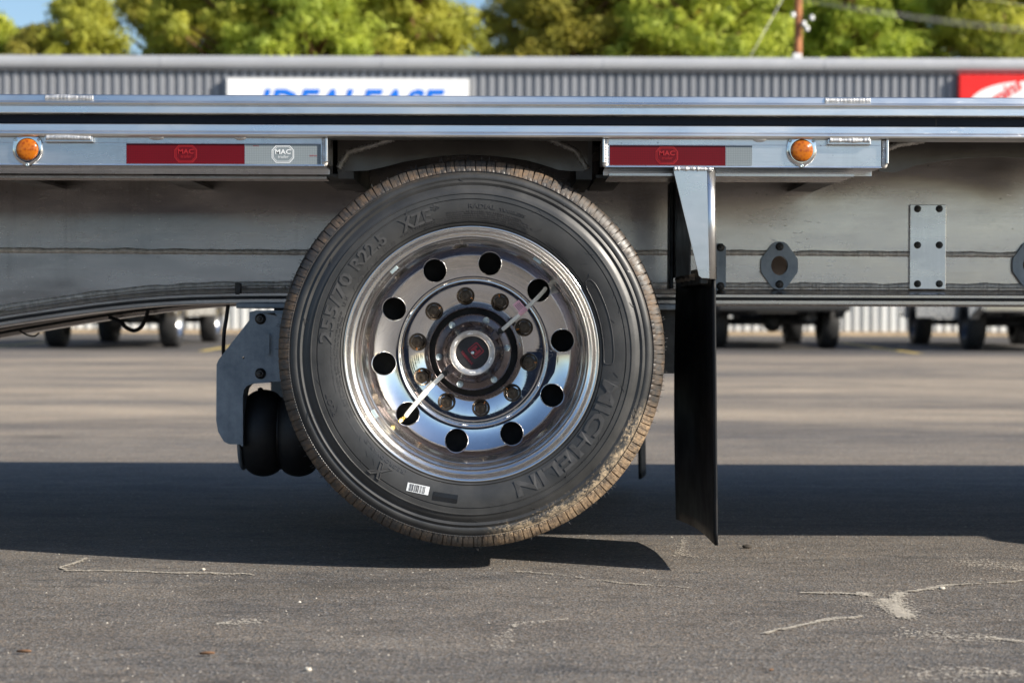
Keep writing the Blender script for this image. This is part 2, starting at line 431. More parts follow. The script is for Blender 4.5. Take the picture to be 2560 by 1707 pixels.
# pale mineral filled cracks: ragged chips laid along each crack
def on_ground(u, v):
    d = _R3 @ Vector(((u - 1280) / FPX, (853.5 - v) / FPX, -1)); s = -CAM_H / d.z
    return Vector((d.x * s, d.y * s, 0))
def chip(m, x, y, sx, sy, z):
    k = random.randint(5, 7); a0 = random.random() * 6.3
    pts = []
    for i in range(k):
        q = a0 + 2 * math.pi * i / k; s = random.uniform(.45, 1.1)
        pts.append((x + math.cos(q) * sx * s, y + math.sin(q) * sy * s, z))
    m.add(pts, [list(range(k))])
def crack(path, n, core, spread):
    """pale filler left along a crack: dense ragged core that thins out, with crumbs round it"""
    P = [on_ground(u, v) for u, v in path]; m = MB(); L = [0]
    for a, b in zip(P, P[1:]): L.append(L[-1] + (b - a).length)
    sd = random.random() * 50
    for i in range(n):
        s = random.random() * L[-1]
        th = .55 + 1.5 * noise.noise(Vector((s * 7, sd, 2))) + .5 * noise.noise(Vector((s * 31, sd, 4)))
        crumb = random.random() < .16
        if th < .12 and not crumb: continue
        for j in range(len(P) - 1):
            if s <= L[j + 1]:
                q = P[j].lerp(P[j + 1], (s - L[j]) / max(1e-6, L[j + 1] - L[j])); break
        wx = .035 * noise.noise(Vector((s * 4, sd, 7))) + .012 * noise.noise(Vector((s * 30, sd, 9)))
        g = spread if crumb else core * max(.25, th)
        z = .0015 + .0022 * random.random(); k = random.uniform(.0011, .0032) * (.6 if crumb else 1)
        chip(m, q.x + random.gauss(0, g), q.y + random.gauss(0, g * 1.3) + wx, k * 1.5, k, z)
    o = m.build('crack', M['mineral'], ground, recalc=False); o['kind'] = 'stuff'
crack([(215, 1396), (196, 1406), (150, 1420), (168, 1428), (300, 1430), (420, 1434), (630, 1438)], 1700, .0026, .02)
crack([(1290, 1432), (1450, 1445), (1560, 1458), (1720, 1470)], 700, .0028, .03)
crack([(2000, 1484), (2150, 1486), (2260, 1482), (2330, 1474), (2380, 1466), (2560, 1452)], 2200, .0040, .04)
crack([(2150, 1487), (2200, 1496), (2262, 1542)], 2600, .019, .05)
crack([(2255, 1484), (2232, 1500), (2262, 1545)], 2600, .020, .05)
crack([(1910, 1585), (1990, 1566), (2060, 1550), (2200, 1538)], 1000, .0050, .04)
crack([(2270, 1590), (2440, 1592), (2560, 1606)], 620, .024, .07)
crack([(2280, 1690), (2560, 1688)], 420, .026, .07)
crack([(2420, 1408), (2560, 1425)], 420, .034, .08)
crack([(1240, 1625), (1290, 1560), (1420, 1548)], 220, .012, .05)
crack([(540, 1560), (640, 1556)], 200, .018, .05)
crack([(1705, 1345), (1700, 1390), (1820, 1400)], 300, .016, .06)
# loose grit
simple('grit', (.40, .37, .32), .8, 0, .5, 30)
gm = MB()
for i in range(1500):
    y = 3.3 + 7.5 * random.random() ** 1.7; x = random.uniform(-1, 1) * y * .29
    s = random.uniform(.0011, .0028) * (1.6 if random.random() < .04 else 1)
    pts = []
    for k in range(4):
        q = k * math.pi / 2 + random.random(); pts.append((x + math.cos(q) * s * random.uniform(.7, 1.3), y + math.sin(q) * s, .0))
    pts.append((x, y, s * random.uniform(.5, 1.1)))
    gm.add(pts, [(0, 1, 4), (1, 2, 4), (2, 3, 4), (3, 0, 4)])
go = gm.build('grit', M['grit'], None, recalc=False); go['kind'] = 'stuff'; go['label'] = 'fine pale grit scattered over the grey asphalt'; go['category'] = 'grit'

# ------------------------------------------------------------------ building
BY = 40.0                                     # front wall
def bu(u): return (u - 1280) / FPX * BY
def panel_mat(name, c):
    t = NT(name); oi = t.n('ShaderNodeObjectInfo'); v = t.coord()
    k = t.math('ADD', t.math('MULTIPLY', oi.outputs['Random'], .10), .93)
    streak = t.ramp(t.noise(t.coord((9, 9, .5)), 1.0, 5, .7), [(.35, .86), (.7, 1.05)])
    cc = t.mix(1.0, t.mix(1.0, c, k, 'MULTIPLY'), streak, 'MULTIPLY'); t.set(col=cc, rough=.45, metal=.15); M[name] = t.m
panel_mat('wall_grey', (.32, .33, .355))
simple('gutter_grey', (.42, .43, .45), .4, .2, .05, 1.5)
panel_mat('wall_white', (.78, .77, .73))
simple('base_tan', (.42, .32, .21), .8, 0, .2, 3)
simple('roof_metal', (.35, .36, .37), .5, .3)
gz = ground_z(BY); PITCH = .1835; ZT = 5.52
bld = tag(empty('metal_building', (0, BY, gz)), 'long grey ribbed metal building with a gutter along its eave', 'building')
def rib_panel(z0, z1):
    prof = [(0, 0), (.072, 0), (.086, -.062), (.1695, -.062), (.1835, 0)]
    pts = []
    for k in range(5):
        for x, y in prof[:-1]: pts.append((k * PITCH + x, y))
    pts.append((5 * PITCH, 0))
    m = MB(); n = len(pts)
    m.add([(x, y, z) for z in (z0, z1) for x, y in pts], [(i, i + 1, n + i + 1, n + i) for i in range(n - 1)])
    return m.mesh('wall_panel', recalc=False)
up = rib_panel(2.85, ZT - gz); lo = rib_panel(.09, 2.80)
NP = 50; PW = 5 * PITCH; X0 = -NP * PW / 2
for i in range(NP):
    obj('wall_panel', up, M['wall_grey'], bld, loc=(X0 + i * PW + .002 * (i % 2), 0.0, 0))
    obj('wall_panel', lo, M['wall_white'], bld, loc=(X0 + i * PW + .002 * (i % 2), 0.0, 0))
MB().box(X0, -X0, .06, 16, .05, ZT - gz - .02).build('wall', M['wall_grey'], bld)
MB().box(X0 - .05, -X0 + .05, -.12, .055, -.05, .085).build('base_course', M['base_tan'], bld)
MB().box(X0, -X0, -.07, .05, 2.79, 2.86).build('trim_band', M['gutter_grey'], bld)
MB().prism([(X0 - .2, -.05, ZT - gz + .16), (X0 - .2, 8, ZT - gz + .55), (X0 - .2, 16.1, ZT - gz + .16), (X0 - .2, 16.1, ZT - gz - .015), (X0 - .2, -.05, ZT - gz - .015)], (-2 * X0 + .4, 0, 0)).build('roof', M['roof_metal'], bld)
SEG = 4.42
gp = [(-.20, ZT + .02 - gz), (-.215, ZT + .10 - gz), (-.20, ZT + .17 - gz), (-.17, ZT + .235 - gz), (-.12, ZT + .24 - gz), (-.12, ZT + .22 - gz), (-.06, ZT + .22 - gz), (-.06, ZT - .05 - gz), (-.13, ZT - .05 - gz)]
x = bu(408) - SEG * 3
while x < -X0:
    MB().sweep_x(gp, [max(x, X0 - .2) + .004, min(x + SEG, -X0 + .2) - .004]).build('gutter_section', M['gutter_grey'], bld)
    MB().sweep_x([(y - .006 if y < -.1 else y, z) for y, z in gp], [min(x + SEG, -X0 + .2) - .03, min(x + SEG, -X0 + .2) + .03]).build('gutter_joint', M['gutter_grey'], bld)
    x += SEG
# roller doors low on the front wall, hidden mostly by the trailer
# ------------------------------------------------------------------ signs
simple('sign_white', (.84, .84, .84), .35, 0, .02, 1)
simple('sign_blue', (.004, .16, .70), .4, 0, .05, 1)
simple('sign_red', (.70, .015, .012), .35, 0, .04, 1)
simple('sign_edge', (.30, .31, .32), .4, .6)
def at_b(u, v, Y=BY - .25): return at(u, v, Y)
a = at_b(563, 192); b = at_b(1176, 192); SH = 1.25
sg = tag(empty('wall_sign', ((a.x + b.x) / 2, BY - .05, a.z - SH)), 'white box sign with heavy blue slanted lettering on the grey wall', 'sign')
W = (b.x - a.x) / 2
MB().box(-W, W, -.20, .0, 0, SH).build('sign_box', M['sign_edge'], sg, .01)
MB().box(-W + .03, W - .03, -.215, -.2005, .03, SH - .03).build('sign_face', M['sign_white'], sg, .008)
vs, fs = text_geo('IDEALEASE', .86, shear=.32, bold=.022, extrude=.004, align='CENTER', spacing=1.02)
x0 = min(p[0] for p in vs); x1 = max(p[0] for p in vs); y1 = max(p[1] for p in vs)
ta = at_b(643, 222); tb = at_b(1113, 222); sx = (tb.x - ta.x) / (x1 - x0)
MB().add([((p[0] - x0) * sx + ta.x - (a.x + b.x) / 2, -.2215 - p[2], (p[1] - y1) * sx * 1.05 + (ta.z - a.z + SH)) for p in vs], fs).build('lettering', M['sign_blue'], sg, recalc=False)
a = at_b(2398, 187); SH = 1.5; SW = 3.3
sg = tag(empty('wall_sign', (a.x + SW / 2, BY - .05, a.z - SH)), 'red box sign with a white oval and red slanted script', 'sign')
MB().box(-SW / 2, SW / 2, -.20, .0, 0, SH).build('sign_box', M['sign_red'], sg, .02)
ell = [(math.copysign(abs(math.cos(q)) ** .8, math.cos(q)) * (SW / 2 - .17), SH / 2 + math.copysign(abs(math.sin(q)) ** .8, math.sin(q)) * (SH / 2 - .12)) for q in linspace(0, 2 * math.pi, 49)[:-1]]
plate_xz(ell, [], -.206, .011).build('sign_face', M['sign_white'], sg)
vs, fs = text_geo('Cummins', .36, shear=.35, bold=.008, extrude=.003, align='RIGHT')
e = at_b(2556, 206); ca, sa = math.cos(R(33)), math.sin(R(33))
MB().add([(p[0] * ca - p[1] * sa + e.x - (a.x + SW / 2), -.216 - p[2], p[0] * sa + p[1] * ca + e.z - a.z + SH - .12) for p in vs], fs).build('lettering', M['sign_red'], sg, recalc=False)

# ------------------------------------------------------------------ utility pole and wires
simple('pole_wood', (.34, .135, .055), .8, 0, .25, 4)
simple('porcelain', (.70, .70, .70), .3)
simple('wire', (.42, .42, .38), .5, .3)
PY = 56.0; p0 = at(1995, 137, PY); PX = p0.x; gz2 = ground_z(PY)
pole = tag(empty('utility_pole', (PX, PY, gz2)), 'reddish wooden utility pole rising behind the grey building', 'pole')
MB().tube([(0, 0, z) for z in linspace(-.3, 13.2, 12)], linspace(.14, .095, 12), 14).build('shaft', M['pole_wood'], pole)
MB().box(-1.1, 1.1, -.17, -.07, 12.35, 12.47).build('crossarm', M['pole_wood'], pole)
for x in (-.95, -.4, .4, .95):
    MB().lathe([(0, 0), (.03, 0), (.03, .05), (.06, .07), (.04, .11), (.065, .13), (.04, .17), (0, .19)], 12, 'Z', (x, -.12, 12.47)).build('insulator', M['porcelain'], pole)
for dx, u, v in ((.12, 2010, 60), (.22, 2030, 45), (-.16, 1983, 38), (.2, 2018, 72)):
    q = at(u, v, PY - .25)
    MB().lathe([(0, -.07), (.05, -.06), (.075, -.02), (.05, .0), (.07, .04), (.03, .08), (0, .085)], 12, 'Z', (q.x - PX, -.22, q.z - gz2)).build('insulator', M['porcelain'], pole)
    MB().tube([(q.x - PX, -.22, q.z - gz2), (0, -.05, q.z - gz2 + .06)], .02, 6).build('bracket', M['steel_dark'], pole)
q = at(1990, 133, PY - .3); MB().box(q.x - PX - .10, q.x - PX + .14, -.42, -.14, q.z - gz2 - .9, q.z - gz2 - .02).build('meter_box', M['porcelain'], pole, .02)
WL = ['thin overhead wire running off from the pole, lowest of the bundle', 'thin overhead wire just above the lowest one of the bundle', 'thin overhead wire in the middle of the bundle beside the pole', 'upper thin overhead wire high over the trees beside the pole']
for i, (ua, va, ub, vb) in enumerate(((2000, 4, 2620, 88), (2000, 0, 2620, 80), (2000, -6, 2620, 74), (2400, -8, 2640, 24))):
    A = at(ua, va, PY - .2) if i < 3 else at(1998, -62, PY - .2); B = at(ub, vb, PY + 1); d = B - A
    P = [A + d * s * 4 + Vector((0, 0, 2.0 * (s * 4 - .5) ** 2 * .16 - .08)) for s in linspace(0, 1, 14)] if i < 3 else [A + d * s * 4 for s in linspace(0, 1, 8)]
    m = MB().tube([p - A for p in P], .005, 5)
    o = m.build('overhead_wire', M['wire'], None, loc=A); tag(o, WL[i], 'wire', 'overhead wires')
g0 = at(1950, 10, PY); g1 = at(1880, 135, PY)
o = MB().tube([(0, 0, 0), (g1 - g0) * 3.2], .012, 5).build('guy_wire', M['wire'], None, loc=g0 + (g0 - g1) * .35); tag(o, 'slanting guy wire beside the wooden utility pole', 'wire')

# ------------------------------------------------------------------ trees
def leaf_mat(name, lo, hi, dead):
    t = NT(name); v = t.coord(); oi = t.n('ShaderNodeObjectInfo')
    f = t.noise(v, .9, 4, .6); c = t.mix(t.ramp(f, [(.3, 0.0), (.68, 1.0)]), lo, hi)
    hs = t.n('ShaderNodeHueSaturation'); t.link(t.math('ADD', t.math('MULTIPLY', oi.outputs['Random'], .05), .475), hs.inputs['Hue']); hs.inputs['Saturation'].default_value = 1.0
    t.link(t.math('ADD', t.math('MULTIPLY', oi.outputs['Random'], .35), .85), hs.inputs['Value']); t.link(c, hs.inputs['Color'])
    c = t.mix(t.ramp(t.noise(v, 1.7, 3), [(.68, 0.0), (.78, .7)]), hs.outputs[0], dead)
    t.set(col=c, rough=.55, spec=.3)
    tr = t.n('ShaderNodeBsdfTranslucent'); t.link(c, tr.inputs[0]); mx = t.n('ShaderNodeMixShader'); mx.inputs[0].default_value = .5
    out = t.t.nodes['Material Output']; t.link(t.b.outputs[0], mx.inputs[1]); t.link(tr.outputs[0], mx.inputs[2]); t.link(mx.outputs[0], out.inputs[0])
    M[name] = t.m
leaf_mat('leaf', (.28, .32, .06), (.60, .58, .085), (.50, .18, .04))
leaf_mat('leaf_dark', (.030, .045, .022), (.060, .080, .030), (.06, .04, .02))
simple('bark', (.17, .075, .04), .85, 0, .3, 5)
def crown_mesh(seed, H, base, wid, nclump, per, leaf):
    rg = random.Random(seed); m = MB(); cl = []
    for i in range(nclump):
        h = base + (H - base) * (i + rg.random()) / nclump
        f = (h - base) / (H - base); rr = wid * (math.sin(math.pi * min(1, f * .82 + .16)) ** .75) * (1.05 - .25 * f)
        q = rg.random() * 6.283; d = rr * (rg.random() ** .45)
        cl.append((math.cos(q) * d, math.sin(q) * d, h, rg.uniform(.30, .74) * (1.15 - .45 * f)))
    V = []; F = []
    for cx, cy, cz, cr in cl:
        for k in range(per):
            a = Vector((rg.gauss(0, 1), rg.gauss(0, 1), rg.gauss(0, 1))).normalized()
            rad = cr * rg.uniform(.35, 1.18)
            p = Vector((cx, cy, cz)) + Vector((a.x * rad, a.y * rad, a.z * rad * .72))
            nn = (a + Vector((rg.gauss(0, .55), rg.gauss(0, .55), rg.gauss(0, .55) + .15))).normalized()
            tt = nn.orthogonal().normalized(); tt.rotate(Matrix.Rotation(rg.random() * 6.283, 3, nn)); bb = nn.cross(tt)
            s = leaf * rg.uniform(.7, 1.6); w = s * .24; b0 = len(V)
            V += [p - tt * s, p - bb * w, p + tt * s, p + bb * w]; F.append((b0, b0 + 1, b0 + 2, b0 + 3))
    m.v = [tuple(q) for q in V]; m.f = F; m.sm = [False] * len(F)
    return m.mesh('crown', recalc=False), cl
def trunk_mesh(seed, H, cl):
    rg = random.Random(seed); m = MB()
    path = [(.25 * math.sin(z * .4 + seed), .2 * math.cos(z * .33 + seed), z) for z in linspace(-.3, H * .93, 12)]
    m.tube(path, linspace(.24, .05, 12), 9)
    for cx, cy, cz, cr in cl[::3]:
        z0 = max(1.5, cz - .7 - .3 * math.hypot(cx, cy)); tx = .25 * math.sin(z0 * .4 + seed); ty = .2 * math.cos(z0 * .33 + seed)
        m.tube([(tx, ty, z0), ((tx + cx) / 2, (ty + cy) / 2, (z0 + cz) / 2 + .1), (cx, cy, cz)], [.07, .045, .02], 5)
    return m.mesh('trunk')
kinds = []
for sd, H, base, wid, nc, per, lf in ((1, 13.2, 3.2, 2.9, 260, 165, .12), (2, 14.6, 4.0, 3.1, 275, 165, .12), (3, 12.4, 2.6, 2.7, 245, 165, .115), (4, 10.6, 2.0, 2.8, 240, 165, .115)):
    cm, cl = crown_mesh(sd, H, base, wid, nc, per, lf); kinds.append((cm, trunk_mesh(sd, H, cl), H))
TREES = [  # photo column, depth, kind, scale, label
 (-30, 62, 3, .90, 'low rounded tree at the thin end of the tree row'), (95, 60, 3, .84, 'smallest bush-like tree under the open patch of sky'), (205, 60, 3, .94, 'bushy yellow green tree right beside the open patch of sky'),
 (400, 66, 2, 1.08, 'tall tree with russet dead needles low in its crown'), (560, 61, 0, 1.0, None), (690, 68, 1, 1.0, None), (800, 60, 2, 1.1, None), (960, 66, 0, 1.05, None),
 (1045, 60, 3, 1.06, 'bright yellow green tree beside the narrow sky gap'), (1360, 72, 1, .98, 'dark bluish green tree on the far side of the narrow sky gap'), (1450, 61, 0, 1.02, None), (1600, 67, 1, 1.0, None), (1730, 60, 0, 1.05, None),
 (1870, 66, 2, 1.14, None), (2020, 70, 1, 1.0, None), (2140, 62, 0, 1.0, 'leafy tree directly behind the overhead wires next to the pole'), (2330, 70, 2, 1.1, None), (2480, 61, 0, .98, None), (2640, 66, 1, 1.0, None), (2800, 61, 0, 1.0, None), (2980, 65, 1, 1.0, None), (-260, 64, 3, .9, None), (-420, 62, 2, .78, None)]
rg = random.Random(5)
def plant(X, Y, kind, sc, label, group, lm='leaf'):
    t = empty('pine_tree', (X, Y, ground_z(Y)), rg.random() * 6.283)
    t.scale = (sc * rg.uniform(.95, 1.1), sc * rg.uniform(.95, 1.1), sc)
    cm, tm, H = kinds[kind]
    obj('trunk', tm, M['bark'], t); o = obj('crown', cm, None, t)
    if not cm.materials: cm.materials.append(M['leaf'])
    o.material_slots[0].link = 'OBJECT'; o.material_slots[0].material = M[lm]
    tag(t, label, 'tree', group)
for u, Y, kind, sc, lab in TREES:
    plant((u - 1280) / FPX * Y, Y, kind, sc, lab or 'green leafy tree in the dense row behind the metal building', 'trees behind the building')
for u in (640, 900, 1520, 1680, 1960, 2200, 2600):
    Y = rg.uniform(77, 84)
    plant((u - 1280) / FPX * Y, Y, rg.choice((0, 1, 1)), rg.uniform(1.05, 1.2), 'taller tree standing in the rear line of the tree row', 'rear trees')
for i in range(18):  # row of unseen trees added so the metal reflects something dark
    plant(-52 + i * 6.1 + rg.uniform(-1, 1), -78 + rg.uniform(-4, 4), rg.choice((0, 2, 3)), rg.uniform(.45, .56), 'dark tree added out of view across the lot to darken reflections', 'trees added for reflections', 'leaf_dark')
# ------------------------------------------------------------------ parked pickups (nose to the building)
simple('car_tyre', (.020, .020, .021), .7, 0, .3, 12)
simple('glass_dark', (.012, .015, .018), .06, 0, .2, 2, spec=.8)
simple('lamp_red', (.30, .01, .01), .2)
simple('lamp_clear', (.65, .66, .68), .15)
simple('plastic_black', (.02, .02, .021), .6)
simple('rim_silver', (.62, .62, .62), .25, 1.0)
simple('rim_dark', (.05, .05, .055), .35, .8)
def paint(name, c): simple(name, c, .28, .1, .04, 2, coat=.8, coatr=.05)
paint('paint_charcoal', (.035, .037, .042)); paint('paint_silverwhite', (.62, .62, .61)); paint('paint_tan', (.30, .27, .22))
def pickup(loc, label, body_mat, rim_mat, rz=0.0, bumper='chrome'):
    """origin on the ground between the rear wheels, tail towards -y, nose towards +y"""
    p = tag(empty('pickup_truck', loc, rz), label, 'pickup', None)
    R_T = .395; WB = 3.75; HW = .99
    # one body side profile (y, z) with two wheel arches
    def arch(c): return [(c - .50 * math.cos(q), .42 + .50 * math.sin(q)) for q in linspace(0.05, math.pi - .05, 11)]
    low = [(-1.12, .62)] + [(-.60, .50)] + arch(0) + [(.62, .46), (WB - .62, .46)] + arch(WB) + [(WB + .62, .50), (WB + .98, .55)]
    top = [(WB + 1.02, .80), (WB + .95, 1.08), (WB + .55, 1.17), (2.85, 1.24), (2.75, 1.26), (.95, 1.26), (.93, 1.33), (-1.10, 1.33), (-1.14, .95)]
    out = low + top
    m = MB()
    n = len(out)
    for s in (-1, 1):
        ring_o = [(s * (HW - (.05 if z > 1.0 else 0)), y, z) for y, z in out]
        ring_i = [(s * (HW - .13), y, z) for y, z in out]
        m.add(ring_o + ring_i, [list(range(n))[::s]] + [(i, (i + 1) % n, n + (i + 1) % n, n + i) for i in range(n)])
    m.box(-HW + .02, HW - .02, -1.13, -1.06, .80, 1.325)                         # tailgate
    m.add([(s * (HW - .09), y, z) for y, z in ((2.72, 1.25), (WB + .5, 1.175), (WB + .98, 1.07), (WB + 1.0, .62)) for s in (-1, 1)], [(2 * i, 2 * i + 1, 2 * i + 3, 2 * i + 2) for i in range(3)])
    m.box(-HW + .1, HW - .1, -1.05, .92, .70, .76)                                # bed floor
    m.build('body', M[body_mat], p, .015)
    cab = [(.96, 1.20), (1.05, 1.62), (1.25, 1.86), (1.9, 1.92), (2.35, 1.86), (2.95, 1.30), (2.95, 1.20)]
    m = MB(); n = len(cab)
    m.add([(s * (.94 - .22 * max(0, z - 1.25) / .67), y, z) for s in (-1, 1) for y, z in cab], [list(range(n)), list(range(n, 2 * n))[::-1]] + [(i, (i + 1) % n, n + (i + 1) % n, n + i) for i in range(n)])
    cb = m.build('cab', M[body_mat], p, .02)
    def sx(z): return .94 - .22 * max(0, z - 1.25) / .67
    for s in (-1, 1):
        for w in ([(1.12, 1.32), (1.16, 1.62), (1.30, 1.78), (1.72, 1.80), (1.72, 1.32)], [(1.80, 1.32), (1.80, 1.80), (2.28, 1.79), (2.72, 1.32)]):
            MB().prism([(s * (sx(z) - .004), y, z) for y, z in w], (s * .012, 0, 0)).build('side_window', M['glass_dark'], cb)
    MB().add([(s * (sx(z) - .12), y, z) for y, z in ((2.955, 1.33), (2.42, 1.83)) for s in (-1, 1)], [(0, 1, 3, 2)]).build('windscreen', M['glass_dark'], cb, loc=(0, .015, .012))
    MB().add([(s * (sx(z) - .16), y, z) for y, z in ((.985, 1.36), (1.06, 1.66)) for s in (-1, 1)], [(0, 1, 3, 2)]).build('rear_window', M['glass_dark'], cb, loc=(0, -.02, 0))
    # under body
    m = MB()
    for s in (-1, 1): m.box(s * .42 - .05, s * .42 + .05, -1.1, WB + .9, .50, .62)
    for y in (-.9, -.3, .5, 1.6, 2.6, 3.4): m.box(-.42, .42, y - .05, y + .05, .52, .60)
    m.cyl((-.8, 0, R_T), (.8, 0, R_T), .055, 10); m.ball((0, 0, R_T), .15, .18, .16)
    m.cyl((-.8, WB, R_T), (.8, WB, R_T), .05, 10); m.box(-.35, .35, 1.2, 2.2, .42, .56); m.cyl((0, .1, R_T + .05), (0, 2, .5), .045, 8)
    m.cyl((.45, -.9, .47), (.45, 1.5, .47), .09, 10)
    m.build('chassis', M['plastic_black'], p)
    MB().box(-.96, .96, -1.32, -1.15, .55, .76).build('rear_bumper', M[bumper], p, .03)
    MB().box(-.97, .97, WB + .99, WB + 1.14, .48, .74).build('front_bumper', M['chrome'], p, .04)
    MB().box(-.62, .62, WB + .985, WB + 1.03, .76, 1.02).build('grille', M['plastic_black'], p)
    for s in (-1, 1):
        MB().box(s * .88 - .07, s * .88 + .07, -1.155, -1.05, .90, 1.26).build('tail_lamp', M['lamp_red'], p, .02)
        MB().box(s * .78 - .13, s * .78 + .13, WB + .98, WB + 1.035, .84, 1.02).build('headlamp', M['lamp_clear'], p, .02)
        MB().obox((s * 1.10, 2.62, 1.34), (.10, 0, 0), (0, .04, 0), (0, 0, .085)).build('wing_mirror', M['plastic_black'], p, .02)
    tp = [(.24, -.125), (.33, -.14), (.372, -.125), (R_T, -.095), (R_T, .095), (.372, .125), (.33, .14), (.24, .125)]
    rp = [(.0, -.06), (.06, -.065), (.075, -.03), (.17, -.015), (.20, -.06), (.235, -.12), (.25, -.126), (.25, -.10), (.24, .12)]
    tm = MB().lathe(tp, 36, 'X'); tme = tm.mesh('tyre', sharp=40)
    for y in (0, WB):
        for s in (-1, 1):
            w = empty('wheel', (s * .83, y, R_T), 0 if s < 0 else math.pi, p)
            obj('tyre', tme, M['car_tyre'], w)
            MB().lathe(rp, 36, 'X').build('rim', M[rim_mat], w, sharp=50)
            hb = MB()
            for k in range(8):
                q = k * math.pi / 4
                hb.cyl((-.052, .115 * math.cos(q), .115 * math.sin(q)), (-.012, .115 * math.cos(q), .115 * math.sin(q)), .02, 6)
            hb.build('lug_ring', M['rim_dark'] if rim_mat == 'rim_silver' else M['rim_silver'], w)
    return p
pickup((-5.79, 29.0, ground_z(29.0)), 'tan pickup with bright silver wheels parked beyond the curved beam', 'paint_tan', 'rim_silver')
pickup((3.92, 30.0, ground_z(30.0)), 'dark charcoal pickup parked beyond the mud flap', 'paint_charcoal', 'rim_dark', 0, 'plastic_black')
pickup((7.60, 29.3, ground_z(29.3)), 'silver white pickup with dark wheels parked next to the charcoal one', 'paint_silverwhite', 'rim_dark')

# unseen container added to darken reflections in the polished wheel and the beam
simple('container_blue', (.012, .022, .055), .45, 0, .15, 2)
cn = tag(empty('added_container', (-4.4, -17.0, 0)), 'dark blue steel shipping container added out of view to darken reflections', 'container')
CL, CW, CH = 6.1, 1.22, 2.59
MB().box(-CL + .06, CL - .06, -CW + .05, CW - .05, .14, CH - .06).build('shell', M['container_blue'], cn)
cp = [(0, 0), (.07, 0), (.105, .036), (.175, .036), (.21, 0)]
for s in (1, -1):
    pts = []
    for k in range(int((2 * CL - .2) / .21)):
        pts += [(-CL + .1 + k * .21 + x, s * (CW - .048 + y)) for x, y in cp[:-1]]
    n = len(pts); MB().add([(x, y, z) for z in (.16, CH - .1) for x, y in pts], [(i, i + 1, n + i + 1, n + i) for i in range(n - 1)]).build('side_panel', M['container_blue'], cn, recalc=False)
m = MB()
for y in (-CW + .04, CW - .04):
    for z in (.10, CH - .06): m.box(-CL + .08, CL - .08, y - .04, y + .04, z - .06, z + .06)
m.build('side_beam', M['container_blue'], cn)
for x in (-CL + .04, CL - .04):
    for y in (-CW + .04, CW - .04): MB().box(x - .05, x + .05, y - .05, y + .05, 0, CH).build('corner_post', M['container_blue'], cn)
for s in (-1, 1):
    d = MB().box(CL - .055, CL - .01, s * .59 - .56, s * .59 + .56, .16, CH - .12).build('door', M['container_blue'], cn, .01)
    for y in (.25, .85): MB().cyl((CL + .01, s * y, .2), (CL + .01, s * y, CH - .2), .02, 10).build('lock_rod', M['rim_silver'], d)
# ------------------------------------------------------------------ litter on the asphalt
simple('dry_leaf', (.20, .11, .06), .7, 0, .3, 40)
simple('pale_stone', (.55, .50, .42), .8, 0, .3, 60)
simple('dark_clod', (.045, .038, .03), .9, 0, .4, 50)
def leaf(u, v, s, a, label):
    p = on_ground(u, v); m = MB(); n = 9; V = []
    for i in range(n):
        f = i / (n - 1); w = .42 * math.sin(math.pi * f) ** .8 * s; z = .004 + s * .35 * (f - .4) ** 2
        V += [((f - .5) * 2 * s, -w, z + .003 + w * .4), ((f - .5) * 2 * s, 0, z), ((f - .5) * 2 * s, w, z + .003 + w * .3)]
    m.add(V, [(3 * i + k, 3 * i + k + 1, 3 * i + k + 4, 3 * i + k + 3) for i in range(n - 1) for k in (0, 1)], True)
    o = m.build('fallen_leaf', M['dry_leaf'], None, recalc=False, loc=p); o.rotation_euler.z = a
    sd = o.modifiers.new('thick', 'SOLIDIFY'); sd.thickness = .0008
    tag(o, label, 'leaf', 'leaves on the asphalt')
leaf(518, 1641, .014, .1, 'curled brown fallen leaf lying on open sunlit asphalt')
leaf(60, 1636, .014, -.1, 'pale tan fallen leaf lying near a dark oil stain')
leaf(1928, 1682, .005, .6, 'tiny orange leaf scrap on the speckled asphalt')
def stone(u, v, s, mat, name, label, sq=.6):
    p = on_ground(u, v); m = MB().ball((0, 0, s * sq * .8), s, s * .75, s * sq, 10, 7); rg = random.Random(int(u))
    m.v = [tuple(c * (1 + .28 * noise.noise(Vector(q) / s * 1.6 + Vector((u, 0, 0)))) for c in q) for q in m.v]
    o = m.build(name, M[mat], None, loc=p); tag(o, label, 'stone' if 'stone' in name else 'debris')
stone(1868, 1370, .013, 'dark_clod', 'dirt_clod', 'small dark clod beside the mud flap on sunlit asphalt', .45)
stone(2355, 1473, .007, 'pale_stone', 'loose_stone', 'small pale stone on the white forked crack')
stone(508, 1425, .0055, 'pale_stone', 'loose_stone', 'small round stone on the thin pale crack')
stone(770, 1677, .007, 'pale_stone', 'loose_stone', 'small reddish stone on open asphalt away from the cracks')
# ================================================================== TRAILER
trailer = tag(empty('flatbed_trailer', (0, 6.055, 0)), 'silver aluminium flatbed trailer with its lift axle wheel raised off the asphalt', 'trailer')
TOFF = Vector((0, -6.055, 0))
def part(m, name, mat, parent=None, bevel=0, sharp=None, recalc=True, seg=2):
    """geometry given in world metres, parented to the trailer (or one of its parts)"""
    o = m.build(name, M[mat] if isinstance(mat, str) else mat, parent or trailer, bevel, recalc, sharp, seg=seg)
    if parent is None: o.location = TOFF
    return o
XA, XB = -4.6, 4.6
XS = [XA, XB]
def zr(v, Y): return CAM_H + (785 - v) / FPX * Y
